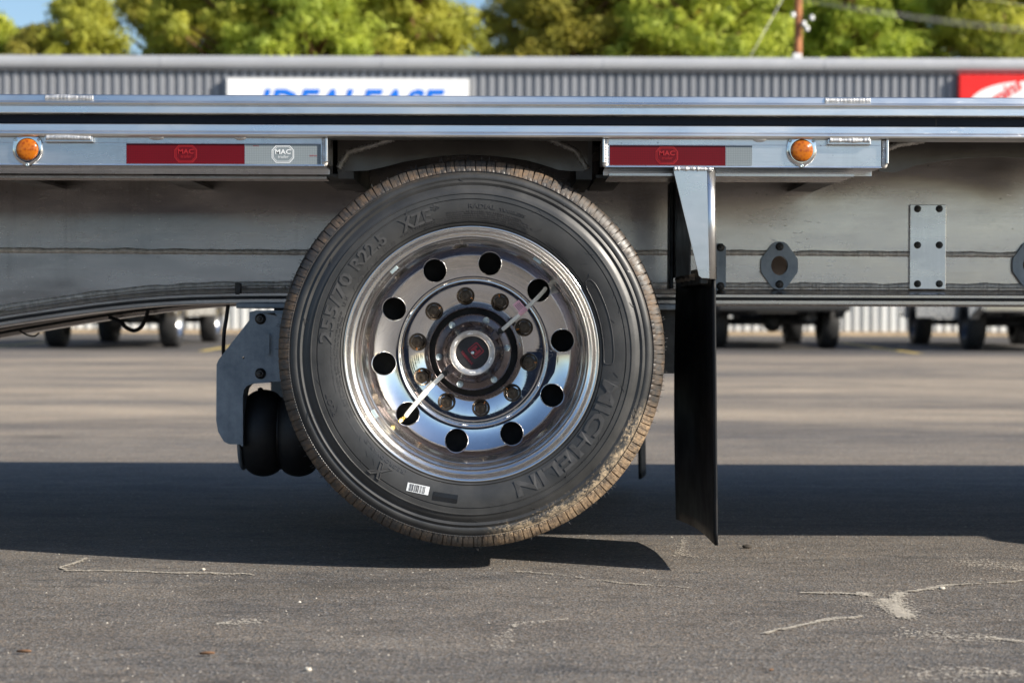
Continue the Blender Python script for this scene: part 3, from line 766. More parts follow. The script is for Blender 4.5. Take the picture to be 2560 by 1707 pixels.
# ---- side rails (near and far)
rail_prof = [(4.84, 1.1432), (4.766, 1.1432), (4.763, 1.1415), (4.7605, 1.128), (4.7565, 1.1260), (4.7545, 1.1230), (4.7565, 1.1200), (4.7625, 1.1185), (4.7635, 1.1165), (4.7605, 1.1155), (4.7595, 1.0992), (4.762, 1.0980), (4.788, 1.0975),
             (4.788, 1.0735), (4.762, 1.0730), (4.7600, 1.0722), (4.7585, 1.0565), (4.7550, 1.0540), (4.7535, 1.0495), (4.7550, 1.0452), (4.7600, 1.0435), (4.84, 1.0432)]
rail = part(MB().sweep_x(rail_prof, XS), 'side_rail', 'rail', bevel=.0012)
far_prof = [(2 * 6.055 - y, z) for y, z in rail_prof]
part(MB().sweep_x(far_prof, XS), 'side_rail', 'rail')
part(MB().box(XA, XB, 4.7855, 4.7878, 1.0745, 1.0965), 'rail_stripe', 'stripe')
part(MB().box(D(2150, 280, 4.785).x - .001, D(2150, 280, 4.785).x + .001, 4.7845, 4.7865, 1.0746, 1.0964), 'rail_stripe_seam', 'plastic_black')
# ---- deck planks
NPL = 11; y0 = 4.845; pw = (2 * (6.055 - y0)) / NPL
for i in range(NPL):
    part(MB().box(XA, XB, y0 + i * pw + .002, y0 + (i + 1) * pw - .002, 1.098, 1.140), 'deck_plank', 'deck_under')
# ---- cross members
CX = [-4.17, -3.76, -3.34, -2.93, -2.52, -2.11, -1.695, -1.282, -.872, -.458, .245, .66 + .145, 1.99, 2.40, 3.4, 3.82, 4.23]
for X in CX:
    m = MB()
    m.box(X - .004, X + .004, 5.03, 7.08, .9745, 1.090); m.box(X - .035, X + .035, 5.03, 7.08, .967, .9742); m.box(X - .035, X + .035, 5.03, 7.08, 1.0902, 1.0975)
    part(m, 'cross_member', 'deck_under')
# ---- main beams
DROP = [(-4.6, -.34), (-3.2, -.33), (-2.6, -.30), (-2.2, -.222), (-1.9, -.158), (-1.65, -.108), (-1.422, -.0678), (-1.299, -.049), (-1.175, -.031), (-1.052, -.0155), (-.929, -.0065), (-.805, -.002), (-.641, 0), (4.6, 0)]
def drop(x): return interp(DROP, x)
def smooth_drop(x): return sum(drop(x + d) for d in (-.09, -.06, -.03, 0, .03, .06, .09)) / 7
BX = linspace(XA, -.55, 90) + [XB]
WEBY = 5.57
ovals = [(D(1790, 610, WEBY - .01).x, D(1790, 610, WEBY - .01).z), (D(2368, 609, WEBY - .01).x, D(2368, 609, WEBY - .01).z)]
HR = .0235
def beam(Y, name):
    dy = Y - WEBY
    out = [(x, .695 + smooth_drop(x)) for x in BX] + [(XB, 1.092), (XA, 1.092)]
    m = plate_xz(out, [circle(x, z, HR, 28, HR * 1.15) for x, z in ovals], Y + .006, .011)
    b = part(m, name, 'web')
    f = [(5.575, .697), (5.52, .684), (5.502, .6805), (5.500, .6785), (5.500, .6715), (5.503, .6708), (5.522, .6705), (5.522, .6640), (5.503, .6635), (5.500, .6625), (5.500, .6535), (5.503, .6520), (5.66, .6520), (5.66, .668), (5.59, .697)]
    fl = MB().sweep_x([(y + dy, z) for y, z in f], BX, smooth_drop)
    part(fl, 'beam_flange', 'web')
    part(MB().sweep_x([(5.504 + dy, .6707), (5.504 + dy, .6642), (5.521 + dy, .6642), (5.521 + dy, .6707)], BX, smooth_drop), 'groove_shade', 'bellows')  # black strip added to paint the shade inside the flange groove
    return b
near_beam = beam(WEBY, 'main_beam'); beam(WEBY + .97, 'main_beam')
def rope(path, r, pitch=.0042, amp=.28, seed=0, flat=1.0):
    """weld bead: overlapping ripples along a path"""
    P = [Vector(p) for p in path]; L = [0]
    for a, b in zip(P, P[1:]): L.append(L[-1] + (b - a).length)
    n = int(L[-1] / (pitch / 3)); pts = []; rs = []; j = 0
    for i in range(n + 1):
        s = L[-1] * i / n
        while j < len(P) - 2 and s > L[j + 1]: j += 1
        q = P[j].lerp(P[j + 1], (s - L[j]) / max(1e-9, L[j + 1] - L[j]))
        w = noise.noise(Vector((s * 14, seed, 0))); w2 = noise.noise(Vector((s * 45, seed, 5)))
        ph = (s / pitch + .9 * noise.noise(Vector((s * 60, seed, 8)))) % 1.0
        rs.append(r * (1 + (amp * (1 - ph) - amp * .5) * (.6 + .8 * abs(w2)) + .22 * w + .16 * w2)); pts.append(q + Vector((0, 0, r * .25 * w)))
    return MB().tube(pts, rs, 7)
zu = zr(631.5, WEBY); zl = zr(711.5, WEBY)
wx = linspace(-2.4, 2.2, 60)
part(rope([(x, WEBY - .001, zu + .0015 * math.sin(x * 3)) for x in wx], .0080, .0085, .3, 1), 'weld_bead', 'weld_dull')
part(rope([(x, WEBY - .001, zl + smooth_drop(x)) for x in wx], .0080, .0085, .3, 2), 'weld_bead', 'weld_dull')
# castings bolted to the web
def hexbolt(c, r, h, axis='Y', a0=.2):
    m = MB(); x, y, z = c
    m.lathe([(0, -h * .15), (r * 1.32, -h * .15), (r * 1.32, 0)], 16, 'Y', c)
    m.lathe([(0, -h), (r * .82, -h), (r, -h * .82), (r, -h * .15)], 6, 'Y', c, False, a0)
    m.lathe([(0, -h * 1.45), (r * .45, -h * 1.45), (r * .5, -h)], 10, 'Y', c)
    return m
def oval_out(cx, cz, w, h):
    w /= 2; h /= 2
    return [(cx + x * w, cz + z * h) for x, z in ((.98, .28), (1, .1), (1, -.1), (.98, -.28), (.42, -.88), (.22, -.98), (0, -1), (-.22, -.98), (-.42, -.88), (-.98, -.28), (-1, -.1), (-1, .1), (-.98, .28), (-.42, .88), (-.22, .98), (0, 1), (.22, .98), (.42, .88))]
for i, (x, z) in enumerate(ovals):
    o = part(plate_xz(oval_out(x, z, .103, .134), [circle(x, z, HR, 28, HR * 1.15)], WEBY - .008, .013), 'flange_plate', 'galv', bevel=.002)
    for s in (-1, 1): part(hexbolt((x, WEBY - .0145, z + s * .0525), .0085, .009), 'bolt', 'bolt_steel', o)
c = D(1649, 613, WEBY - .01)
o = part(plate_xz([(c.x - .02, c.z - .0655), (c.x + .012, c.z - .0655), (c.x + .022, c.z - .055), (c.x + .022, c.z + .055), (c.x + .012, c.z + .0655), (c.x - .02, c.z + .0655), (c.x - .05, c.z + .05), (c.x - .05, c.z - .05)], [], WEBY - .008, .013), 'flange_plate', 'galv', bevel=.002)
for s in (-1, 1): part(hexbolt((c.x + .007, WEBY - .0145, c.z + s * .054), .0085, .009), 'bolt', 'bolt_steel', o)
a = D(2090, 470, WEBY - .01); b = D(2172, 664, WEBY - .01)
o = part(MB().box(a.x, b.x, WEBY - .012, WEBY - .0012, b.z, a.z), 'splice_plate', 'splice', bevel=.0015)
for u in (2107, 2157):
    for v in (480, 563, 652):
        q = D(u, v, WEBY - .01); part(hexbolt((q.x, WEBY - .0123, q.z), .0075, .008), 'bolt', 'bolt_steel', o)
q = D(548, 660, 5.52); o = part(MB().box(q.x - .008, q.x + .008, 5.50, 5.53, q.z - .022, q.z + .012), 'flange_clamp', 'steel_dark', bevel=.002)
# ---- light plates under the rail
def light_plate(xa, xb):
    prof = [(4.7755, 1.0430), (4.7755, 1.0292), (4.7747, 1.0288), (4.7747, .9790), (4.7700, .9782), (4.7695, .9752), (4.90, .9752), (4.90, .9640), (4.903, .9640), (4.903, .9775), (4.7790, .9790), (4.7790, 1.0430)]
    return part(MB().sweep_x(prof, [xa, xb]), 'light_plate', 'plate', bevel=.0006)
xl = at(812, 390, 4.775).x; xr0 = at(1514, 390, 4.775).x; xr1 = at(2203, 390, 4.775).x
light_plate(XA, xl); light_plate(xr0, xr1)
part(MB().box(xr0 + .01, xr1 - .06, 4.80, 5.02, .9565, .9625), 'stiffener', 'web'); part(MB().box(XA, xl - .01, 4.93, 5.02, .9555, .9625), 'stiffener', 'web')
for x, s in ((xl + .002, 1), (xr0 - .002, -1), (xr1 + .010, 1)):
    o = part(MB().box(min(x, x + s * .006), max(x, x + s * .006), 4.762, 4.90, .984, 1.0428), 'end_cap', 'plate', bevel=.002)
    part(rope([(x - s * .003, 4.7735, z) for z in linspace(.984, 1.041, 8)], .0055, .0048, .6, 3 + x), 'weld_bead', 'weld', o)
    part(MB().ball((x - s * .002, 4.776, .983), .0075, .006, .009), 'weld_blob', 'weld_dull', o)
# reflective tape with the maker's octagon
def octagon(w, h): return [(-w, .45 * h), (-.62 * w, h), (.62 * w, h), (w, .45 * h), (w, -.45 * h), (.62 * w, -h), (-.62 * w, -h), (-w, -.45 * h)]
def logo(cx, cz, parent, mat):
    Y = 4.7733
    def ring(w, h, k): return plate_xz([(cx + x, cz + z) for x, z in octagon(w, h)], [[(cx + x * k, cz + z * (k - .01)) for x, z in octagon(w, h)]], Y, .0004)
    part(ring(.0268, .0208, .93), 'logo_outline', mat, parent); part(ring(.0232, .0175, .955), 'logo_outline', mat, parent)
    vs, fs = text_geo('MAC', .0155, bold=.0004, extrude=.0002, align='CENTER', spacing=1.05)
    part(MB().add([(cx + p[0] * 1.12, Y - p[2], cz + .0005 + p[1]) for p in vs], fs), 'logo_lettering', mat, parent, recalc=False)
    vs, fs = text_geo('trailer', .0105, shear=.3, extrude=.0002, align='CENTER')
    part(MB().add([(cx + p[0], Y - p[2], cz - .0095 + p[1]) for p in vs], fs), 'logo_lettering', mat, parent, recalc=False)
def tape_strip(u0, u1, mat):
    a = at(u0, 362, 4.7742); b = at(u1, 416, 4.7742)
    return part(MB().box(a.x, b.x, 4.7736, 4.7744, .9800, 1.0278), 'reflective_tape', mat)
tp = tape_strip(316, 611.5, 'tape_red'); q = at(464, 390, 4.773); logo(q.x, 1.0035, tp, M['print_red'])
tp = tape_strip(612.5, 802, 'tape_silver'); q = at(707, 390, 4.773); logo(q.x, 1.0035, tp, M['print_white'])
for u, v, s in ((783, 390, .0046), (640, 414, .0036), (640, 365, .0036)):
    q = at(u, v, 4.7733); vs, fs = text_geo('DOT-C2', s, bold=.0001, extrude=.0001, align='CENTER')
    part(MB().add([(q.x + p[0], 4.7734 - p[2], q.z + p[1] - s * .3) for p in vs], fs), 'tape_mark', 'print_red', tp, recalc=False)
tp = tape_strip(1524, 1813.5, 'tape_red'); q = at(1667, 390, 4.773); logo(q.x, 1.0035, tp, M['print_red'])
tp = tape_strip(1814.5, 1880, 'tape_silver')
tp = tape_strip(-700, -250, 'tape_red')
# amber marker lamps
for u, v in ((69, 374), (2004, 377), (-900, 374)):
    q = at(u, v, 4.77); c = (q.x, 4.7742, q.z)
    e = empty('marker_lamp', Vector(c) + TOFF, 0, trailer)
    out = []
    for k in range(72):
        g = 2 * math.pi * k / 72; r = .0362
        for ear in (R(40), R(140), R(270)):
            dd = abs((g - ear + math.pi) % (2 * math.pi) - math.pi); r = max(r, .0362 + .0050 * math.exp(-(dd / .30) ** 2))
        out.append((r * math.cos(g), r * math.sin(g)))
    m = MB(); n = 72
    rings = [(1.0, 0), (1.0, -.004), (.96, -.0062), (.88, -.0072), (.755, -.0072), (.735, -.004)]
    V = []
    for f, h in rings:
        V += [(x * (f if f > .9 else f * .0362 / math.hypot(x, z)), h, z * (f if f > .9 else f * .0362 / math.hypot(x, z))) for x, z in out]
    m.add(V, [(i * n + k, i * n + (k + 1) % n, (i + 1) * n + (k + 1) % n, (i + 1) * n + k) for i in range(5) for k in range(n)], True)
    m.build('bezel', M['chrome'], e, sharp=40)
    MB().lathe([(.0268, -.003), (.0265, -.009), (.0255, -.0115), (.023, -.0135), (.012, -.0152), (0, -.0156)], 40, 'Y').build('lens', M['lens'], e)
    for g in (R(40), R(140), R(270)):
        MB().lathe([(0, -.0085), (.0015, -.0085), (.002, -.0095), (.0042, -.0088), (.0045, -.006)], 14, 'Y', (.0365 * math.cos(g), 0, .0365 * math.sin(g))).build('screw', M['zinc'], e)
# short bars welded below the rail and weld runs along its upper edge
for u0, u1, sd in ((113, 233, 1), (2068, 2176, 2)):
    a = at(u0, 345, 4.765); b = at(u1, 345, 4.765)
    o = part(MB().box(a.x, b.x, 4.757, 4.7745, 1.0295, 1.0428), 'stake_bar', 'plate', bevel=.0015)
    part(rope([(x, 4.7580, 1.0395) for x in linspace(a.x + .004, b.x - .004, 10)], .0062, .0075, .25, sd), 'weld_bead', 'weld', o)
for u, w in ((390, 40), (600, 30), (1900, 34)):
    a = at(u, 348, 4.77); part(MB().ball((a.x, 4.774, 1.0425), w / 1045 / 2, .003, .0065, 14, 6), 'weld_smear', 'plate')
for u0, u1, sd in ((112, 232, 5), (2062, 2176, 6)):
    a = at(u0, 250, 4.76); b = at(u1, 250, 4.76)
    part(rope([(x, 4.7650, 1.1350) for x in linspace(a.x, b.x, 10)], .0072, .0075, .25, sd), 'weld_bead', 'weld')
# ---- arch plates over the wheel and behind the rear plate
AY = 5.02
def arch_plate(pts, name='arch_plate'):
    low = [(at(u, v, AY).x, at(u, v, AY).z) for u, v in pts]
    m = plate_xz(low + [(low[-1][0], 1.0975), (low[0][0], 1.0975)], [], AY, .006)
    return part(m, name, 'arch_metal', bevel=.001)
ap = arch_plate([(844, 428), (885, 428), (918, 427), (960, 418), (1010, 405), (1060, 396), (1110, 390), (1165, 387.5), (1220, 389), (1270, 394), (1320, 402), (1365, 415), (1395, 425), (1425, 428), (1469, 428)])
for p in ([(846, 420), (870, 382), (985, 347)], [(1467, 424), (1440, 378), (1370, 347)]):
    part(rope([at(u, v, AY - .004) for u, v in p], .0075, .009, .7, p[0][0]), 'weld_bead', 'weld_dull', ap)
ap = arch_plate([(2196, 428), (2230, 432), (2250, 428), (2285, 415), (2320, 408), (2358, 402), (2400, 397), (2450, 394), (2510, 393), (2580, 398), (2640, 406), (2700, 418), (2760, 430), (2820, 430)])
part(rope([at(u, v, AY - .004) for u, v in ((2220, 372), (2245, 362), (2310, 352))], .0075, .009, .7, 9), 'weld_bead', 'weld_dull', ap)
for X in (-.42, .18): part(MB().box(X - .02, X + .02, 5.02, 5.56, .962, 1.092), 'arch_gusset', 'deck_under')

# ---- suspension: hanger, air springs, axle
HY = 5.44
hp = [(700, 776), (640, 776), (624, 780), (624, 800), (547, 899), (542, 911), (541, 1051), (546, 1079), (560, 1103), (574, 1110), (603, 1110), (603, 985), (606, 970), (614, 960), (627, 955), (760, 952), (760, 776)]
hole = D(559.5, 821.5, HY)
hang = part(plate_xz([(at(u, v, HY).x, at(u, v, HY).z) for u, v in hp], [circle(hole.x, hole.z, .0035, 12)], HY, .010), 'hanger', 'galv', bevel=.003)
# folded edge flange and backing plate of the hanger
sp = [(603, 1112), (603, 985), (606, 970), (614, 960), (627, 955), (672, 952)]
m = MB(); V = []
for u, v in sp:
    p = at(u, v, HY); V += [(p.x, HY - .012, p.z), (p.x, HY + .10, p.z), (p.x + .006, HY + .10, p.z - .004), (p.x + .006, HY - .012, p.z - .004)]
m.add(V, [(4 * i + k, 4 * i + (k + 1) % 4, 4 * i + 4 + (k + 1) % 4, 4 * i + 4 + k) for i in range(len(sp) - 1) for k in range(4)] + [(0, 1, 2, 3), tuple(4 * (len(sp) - 1) + k for k in (3, 2, 1, 0))])
part(m, 'hanger_flange', 'galv', hang)
bp = [(624, 782), (655, 780), (663, 790), (666, 806), (657, 820), (655, 835), (655, 890), (664, 905), (668, 920), (667, 952), (760, 952), (760, 782)]
part(plate_xz([(at(u, v, HY - .02).x + .032, at(u, v, HY - .02).z) for u, v in bp], [], HY - .011, .008), 'hanger_plate', 'galv', hang, bevel=.003)
for v in (797, 934):
    q = at(649.5, v, HY - .02); part(hexbolt((q.x, HY - .005, q.z), .0115, .014), 'bolt', 'bolt_steel', hang)
a = at(664, 834, HY); b = at(673, 886, HY); part(MB().box(a.x + .004, b.x + .004, HY - .022, HY - .0151, b.z, a.z), 'hanger_tab', 'galv', hang, bevel=.001)
part(MB().box(at(590, 770, 5.46).x, .55, 5.46, 5.62, .636, .6515), 'hanger_cap', 'galv', hang, bevel=.003)
part(MB().box(-.66, .5, 5.52, 5.60, .46, .636), 'hanger_box', 'steel_dark', hang)
for x in (-.60, -.52, -.44):
    part(MB().lathe([(0, -.012), (.009, -.012), (.011, 0)], 6, 'Z', (x, 5.49, .636), False), 'bolt', 'bolt_steel', hang)
part(MB().cyl((-.655, 5.53, .56), (-.655, 5.47, .56), .012, 12), 'pivot_pin', 'bolt_steel', hang)
SY = 5.56; sc_ = D(606, 994, SY); sr = .1215
prof = [(.0, -.052), (.075, -.052), (.095, -.049)]
def bulge(x0, w): return [(sr * (.80 + .20 * math.sin(math.pi * f) ** .55), x0 + w * f) for f in linspace(0.02, .98, 15)]
prof += bulge(-.047, .094) + [(sr * .77, .049)] + bulge(.051, .094) + [(.085, .147), (0, .147)]
spg = part(MB().lathe(prof, 56, 'X', (sc_.x, SY, sc_.z)), 'air_spring', 'bellows')
q = D(566, 990, SY)
part(MB().lathe([(0, -.062), (.100, -.062), (.104, -.058), (.104, -.053), (0, -.053)], 48, 'X', (sc_.x, SY, sc_.z)), 'end_plate', 'galv', spg)
part(MB().lathe([(0, .149), (.100, .149), (.104, .154), (0, .158)], 48, 'X', (sc_.x, SY, sc_.z)), 'end_plate', 'steel_dark', spg)
part(MB().lathe([(sr * .80, .0455), (sr * .835, .047), (sr * .835, .051), (sr * .80, .0525)], 56, 'X', (sc_.x, SY, sc_.z)), 'girdle_hoop', 'steel_dark', spg)
part(MB().tube(curve_pts([(sc_.x - .058, SY - .05, sc_.z + .03), (sc_.x - .085, SY - .06, sc_.z + .05), (sc_.x - .09, SY + .02, sc_.z + .16), (sc_.x - .02, SY + .06, sc_.z + .25)]), .005, 8), 'air_line', 'cable', spg)
part(MB().ball((sc_.x - .01, SY, sc_.z + sr), .008, .008, .006, 8, 6), 'valve_boss', 'bellows', spg)
WX, WZ = at(1178, 885, 4.79).x, at(1178, 885, 4.79).z
part(MB().cyl((WX, 5.1, WZ), (WX, 7.0, WZ), .064, 20), 'axle', 'steel_dark')
for Y in (5.56, 6.53):
    part(MB().box(-.42, WX + .1, Y - .05, Y + .05, WZ - .09, WZ + .02), 'trailing_arm', 'steel_dark', bevel=.01)
part(MB().box(-.43, -.33, 5.45, 6.64, .22, .40), 'spring_beam', 'steel_dark', bevel=.01)
part(MB().lathe(prof, 40, 'X', (sc_.x, 6.55, sc_.z)), 'air_spring', 'bellows')
part(plate_xz([(at(u, v, HY).x, at(u, v, HY).z) for u, v in hp], [], 6.67, .010), 'hanger', 'galv')
part(MB().cyl((2.95, 5.1, .4675), (2.95, 7.0, .4675), .064, 20), 'axle', 'steel_dark')
# cables under the beam
part(MB().tube(curve_pts([D(524, 700, 5.60), D(520, 730, 5.60), D(514, 775, 5.60), D(516, 830, 5.64), D(540, 900, 5.7)]), .0055, 8), 'air_line', 'cable')
part(MB().tube(curve_pts([D(250, 728, 6.4), D(275, 738, 6.4), D(290, 752, 6.4), D(308, 759, 6.4), D(325, 750, 6.4), D(336, 728, 6.4), D(340, 712, 6.4)]), .0065, 8), 'air_line', 'cable')
part(MB().tube(curve_pts([D(40, 756, 6.35), D(60, 768, 6.35), D(78, 772, 6.35), D(90, 764, 6.35)]), .003, 6), 'air_line', 'steel_dark')

# ---- mud flaps with their brackets
def flap(mirror=False):
    m = MB(); V = []; nz = 22; ny = 14
    xt = [(4.79, .486), (5.0, .484), (5.18, .478), (5.30, .466), (5.40, .447)]; xb = [(4.79, .4946), (5.0, .492), (5.18, .484), (5.30, .469), (5.40, .4500)]
    for j in range(ny + 1):
        Y = 4.79 + .61 * j / ny
        for i in range(nz + 1):
            f = i / nz; z = .068 + (.712 - .068) * (1 - f)
            x = interp(xt, Y) * (1 - f) + interp(xb, Y) * f - .005 * math.sin(math.pi * f) * (j / ny)
            V.append((x - (.018 if mirror else 0), 12.11 - Y if mirror else Y, z))
    n = nz + 1
    m.add(V, [(j * n + i, j * n + i + 1, (j + 1) * n + i + 1, (j + 1) * n + i) for j in range(ny) for i in range(nz)], True)
    o = part(m, 'mud_flap', 'flap'); s = o.modifiers.new('thick', 'SOLIDIFY'); s.thickness = .007; s.offset = 0
    return o
flap(); flap(True)
BYF = 4.7685
p = [D(u, v, BYF) for u, v in ((1547, 386), (1548, 398), (1605, 634), (1612, 639), (1630, 640), (1624, 392))]
br = part(MB().prism(p, (0, .004, 0)), 'flap_bracket', 'bracket_metal', bevel=.001)
a, b = D(1624.3, 390, BYF), D(1630.3, 640, BYF); c, d = D(1643, 390, BYF), D(1646, 641, BYF)
m = MB(); m.add([a, (c.x - .003, BYF + .0075, c.z), (c.x, BYF + .012, c.z), (c.x, BYF + .050, c.z), b, (d.x - .003, BYF + .0075, d.z), (d.x, BYF + .012, d.z), (d.x, BYF + .050, d.z)], [(0, 1, 5, 4), (1, 2, 6, 5), (2, 3, 7, 6)], True)
o = part(m, 'bracket_fold', 'bracket_metal', br); s = o.modifiers.new('thick', 'SOLIDIFY'); s.thickness = .003; s.offset = 0
part(rope([D(u, 388 + .01 * (u - 1547), BYF - .0005) for u in (1548, 1570, 1600, 1638)], .0046, .0075, .9, 12), 'weld_bead', 'weld', br)
o = part(MB().box(.4175, .4275, 5.28, 5.37, .692, .974), 'flap_post', 'steel_dark', bevel=.002)
part(MB().box(.4278, .4305, 4.80, 5.365, .72, .974), 'post_panel', 'arch_metal', o)
part(MB().box(.452, .470, 4.785, 5.385, .697, .735), 'clamp_bar', 'steel_dark', o, bevel=.002)
for Y in (4.92, 5.06, 5.2, 5.33):
    part(MB().lathe([(0, -.016), (.008, -.014), (.010, 0)], 6, 'X', (.451, Y, .716), False), 'bolt', 'bolt_steel', o)

# ================================================================== WHEEL
wheel = empty('wheel', Vector((WX, 4.79, WZ)) + TOFF, 0, trailer)
# sidewall profile, r -> y (y grows away from the viewer)
SW = [(.300, .030), (.3085, .0175), (.3120, .0100), (.3150, .0085), (.3165, .0105), (.3185, .0075), (.330, .0040), (.345, .0012), (.360, .0002), (.3702, .0002), (.3712, .0022), (.3728, .0022), (.3738, .0002), (.3845, .0006), (.3858, -.0012), (.3874, -.0010), (.3886, .0016),
      (.394, .0030), (.399, .0048), (.4035, .0092), (.4060, .0102), (.4085, .0088), (.4120, .0072), (.4155, .0106), (.4180, .0124), (.4205, .0110), (.4245, .0102), (.4300, .0132), (.4340, .0160), (.4352, .0186), (.4366, .0186), (.4378, .0172)]
def big(r): return r + .0048 * max(0, r - .40) / .0645
SW = [(big(r), y) for r, y in SW]
def sw_y(r): return interp(SW, r)
BLK = [(.4400, .0176), (.4460, .0200), (.4540, .0244), (.4600, .0295), (.4630, .0345), (.4643, .0420)]
TREAD = [(.4645, .055), (.4645, .0748), (.4535, .0752), (.4535, .0838), (.4645, .0842), (.4645, .1090), (.4535, .1094), (.4535, .1180), (.4645, .1184)]
BLK = [(big(r), y) for r, y in BLK]; TREAD = [(big(r), y) for r, y in TREAD]
m = MB(); rg = random.Random(3)
half = SW + BLK + TREAD
full = half + [(r, .255 - y) for r, y in reversed(SW + BLK + TREAD[:5])]
nr = len(full); cols = []
ang = 0.0; NB = 118; pitches = [rg.choice((.86, 1.0, 1.14)) for _ in range(NB)]; tot = sum(pitches)
for pch in pitches:
    w = 2 * math.pi * pch / tot; deep = rg.uniform(.6, 1.0)
    for f, cut in ((0.0, 1.0), (.09, 1.0), (.13, 0.0), (.32, .0), (.50, .0), (.515, .22), (.545, .22), (.56, 0.0), (.78, 0.0), (.97, 0.0)):
        cols.append((ang + w * f, cut * deep))
    ang += w
V = []
nsw = len(SW); nbl = len(BLK)
for q, cut in cols:
    cq, sq = math.cos(q), math.sin(q)
    for i, (r, y) in enumerate(full):
        rr, yy = r, y
        for base in (nsw, nr - nsw - nbl):
            if base <= i < base + nbl:
                k = (i - base) if base == nsw else nbl - 1 - (i - base)
                dd = cut * (.0015 + .0062 * (k / (nbl - 1)))
                rr -= dd * .8; yy += dd * (1 if base == nsw else -1) * .75
        V.append((rr * cq, yy, rr * sq))
nc = len(cols)
m.add(V, [(j * nr + i, j * nr + i + 1, ((j + 1) % nc) * nr + i + 1, ((j + 1) % nc) * nr + i) for j in range(nc) for i in range(nr - 1)], True)
tyre_me = m.mesh('tyre', sharp=38)
tyre = obj('tyre', tyre_me, M['tyre'], wheel)
# ---- raised lettering and mould marks on the sidewall
def polar(vs, rbase, th0, lift=0.0):
    out = []
    for x, y, z in vs:
        r = rbase + y; q = th0 - x / (rbase + .012)
        out.append((r * math.cos(q), sw_y(r) - z - lift, r * math.sin(q)))
    return out
def fit(body, th0, th1, rbase, cap, **kw):
    """text clockwise from angle th0 to th1 (degrees), baseline radius, cap height"""
    vs, fs = text_geo(body, 1.0, **kw)
    x0 = min(p[0] for p in vs); x1 = max(p[0] for p in vs); y1 = max(p[1] for p in vs)
    L = (rbase + .012) * R(th0 - th1); sx = L / (x1 - x0); sy = cap / .729
    return [((p[0] - x0) * sx, p[1] * sy, p[2] * cap) for p in vs], fs
def emboss(body, th0, th1, rbase, cap, h=.0012, outline=False, bold=0, shear=0, spacing=1.0, name='sidewall_lettering'):
    m = MB()
    vs, fs = fit(body, th0, th1, rbase, cap, bold=bold, shear=shear, spacing=spacing, extrude=h / cap)
    m.add(polar(vs, rbase, R(th0), 0), fs)
    if outline:
        vs2, fs2 = fit(body, th0, th1, rbase, cap, bold=bold + .006, shear=shear, spacing=spacing, outline=.027)
        m.add(polar(vs2, rbase, R(th0), h * .9 + .0010), fs2)
    return m.build(name, M['lettering_face' if cap > .02 else 'lettering'], wheel, recalc=False)
emboss('MICHELIN', -10.5, -71.5, .3255, .0385, .0024, False, .030)
emboss('255/70', 176, 147.0, .3365, .0310, .0020, False, .018)
emboss('R22.5', 143.8, 126.5, .3365, .0300, .0020, False, .018)
emboss('XZE', 119.2, 106.3, .3345, .0315, .0020, False, .030)
emboss('*', 105.6, 102.6, .345, .026, .0012, False, .02)
emboss('RADIAL', 91.0, 80.6, .3510, .0115, .0012)
emboss('TUBELESS', 79.0, 68.6, .3510, .0075, .0012)
emboss('WARNING', 114.5, 105.0, .3275, .0060, .0012, bold=.01)
emboss("CONSULT OWNER'S MANUAL FOR ADDITIONAL SAFETY INFORMATION", 110.5, 65.0, .3195, .0052, .0014, bold=.015)
emboss('PILOT', 204.6, 195.6, .3520, .0125, .0012)
emboss('(REGROOVABLE)', 241.5, 219.0, .3235, .0088, .0012)
emboss('X', 236.2, 228.2, .3400, .0360, .0016, True, .03, .3)
emboss('MAX. LOAD SINGLE 2500 kg (5510 lb) AT 830 kPa (120 psi) COLD', 208.0, 162.0, .3260, .0042, .0011)
emboss('MAX. LOAD DUAL 2300 kg (5070 lb) AT 830 kPa (120 psi) COLD', 208.0, 164.0, .3195, .0042, .0011)
emboss('LR H', 159.5, 155.5, .3235, .0085, .0012)
# lines of unreadably small moulded print, and slanting mould vents
m = MB(); rg = random.Random(8)
def barlet(q, r, dq, dr, h=.0010, slant=0.0):
    P = [(q - dq, r), (q + dq, r), (q + dq + slant, r + dr), (q - dq + slant, r + dr)]
    base = [(rr * math.cos(a), sw_y(rr) + .0004, rr * math.sin(a)) for a, rr in P]; top = [(rr * math.cos(a), sw_y(rr) - h, rr * math.sin(a)) for a, rr in P]
    m.add(base + top, [(4, 5, 6, 7), (0, 1, 5, 4), (1, 2, 6, 5), (2, 3, 7, 6), (3, 0, 4, 7)])
for r, a0, a1 in ((.3275, 102, 66), (.3325, 101, 64), (.3375, 100, 66), (.3425, 100, 69), (.327, 121, 115), (.324, 56, 44), (.322, 18, 3), (.3345, 196, 170), (.3335, 216, 206), (.3165, 216, 208), (.3245, 130, 124), (.3195, 130, 124)):
    a = a0
    while a > a1:
        w = rg.uniform(.12, .28); barlet(R(a), r, R(w), .0034, .0008); a -= w * 2 + rg.uniform(.12, .3) + (0.6 if rg.random() < .16 else 0)
for i in range(64):
    q = rg.random() * 6.283; r = rg.choice((.332, .344, .3665, .3705, .398, .410, .424)) + rg.uniform(-.003, .003)
    barlet(q, r, .0016, rg.uniform(.007, .014), .0010, rg.choice((-1, 1)) * rg.uniform(.02, .04))
m.build('sidewall_print', M['lettering'], wheel, recalc=False)
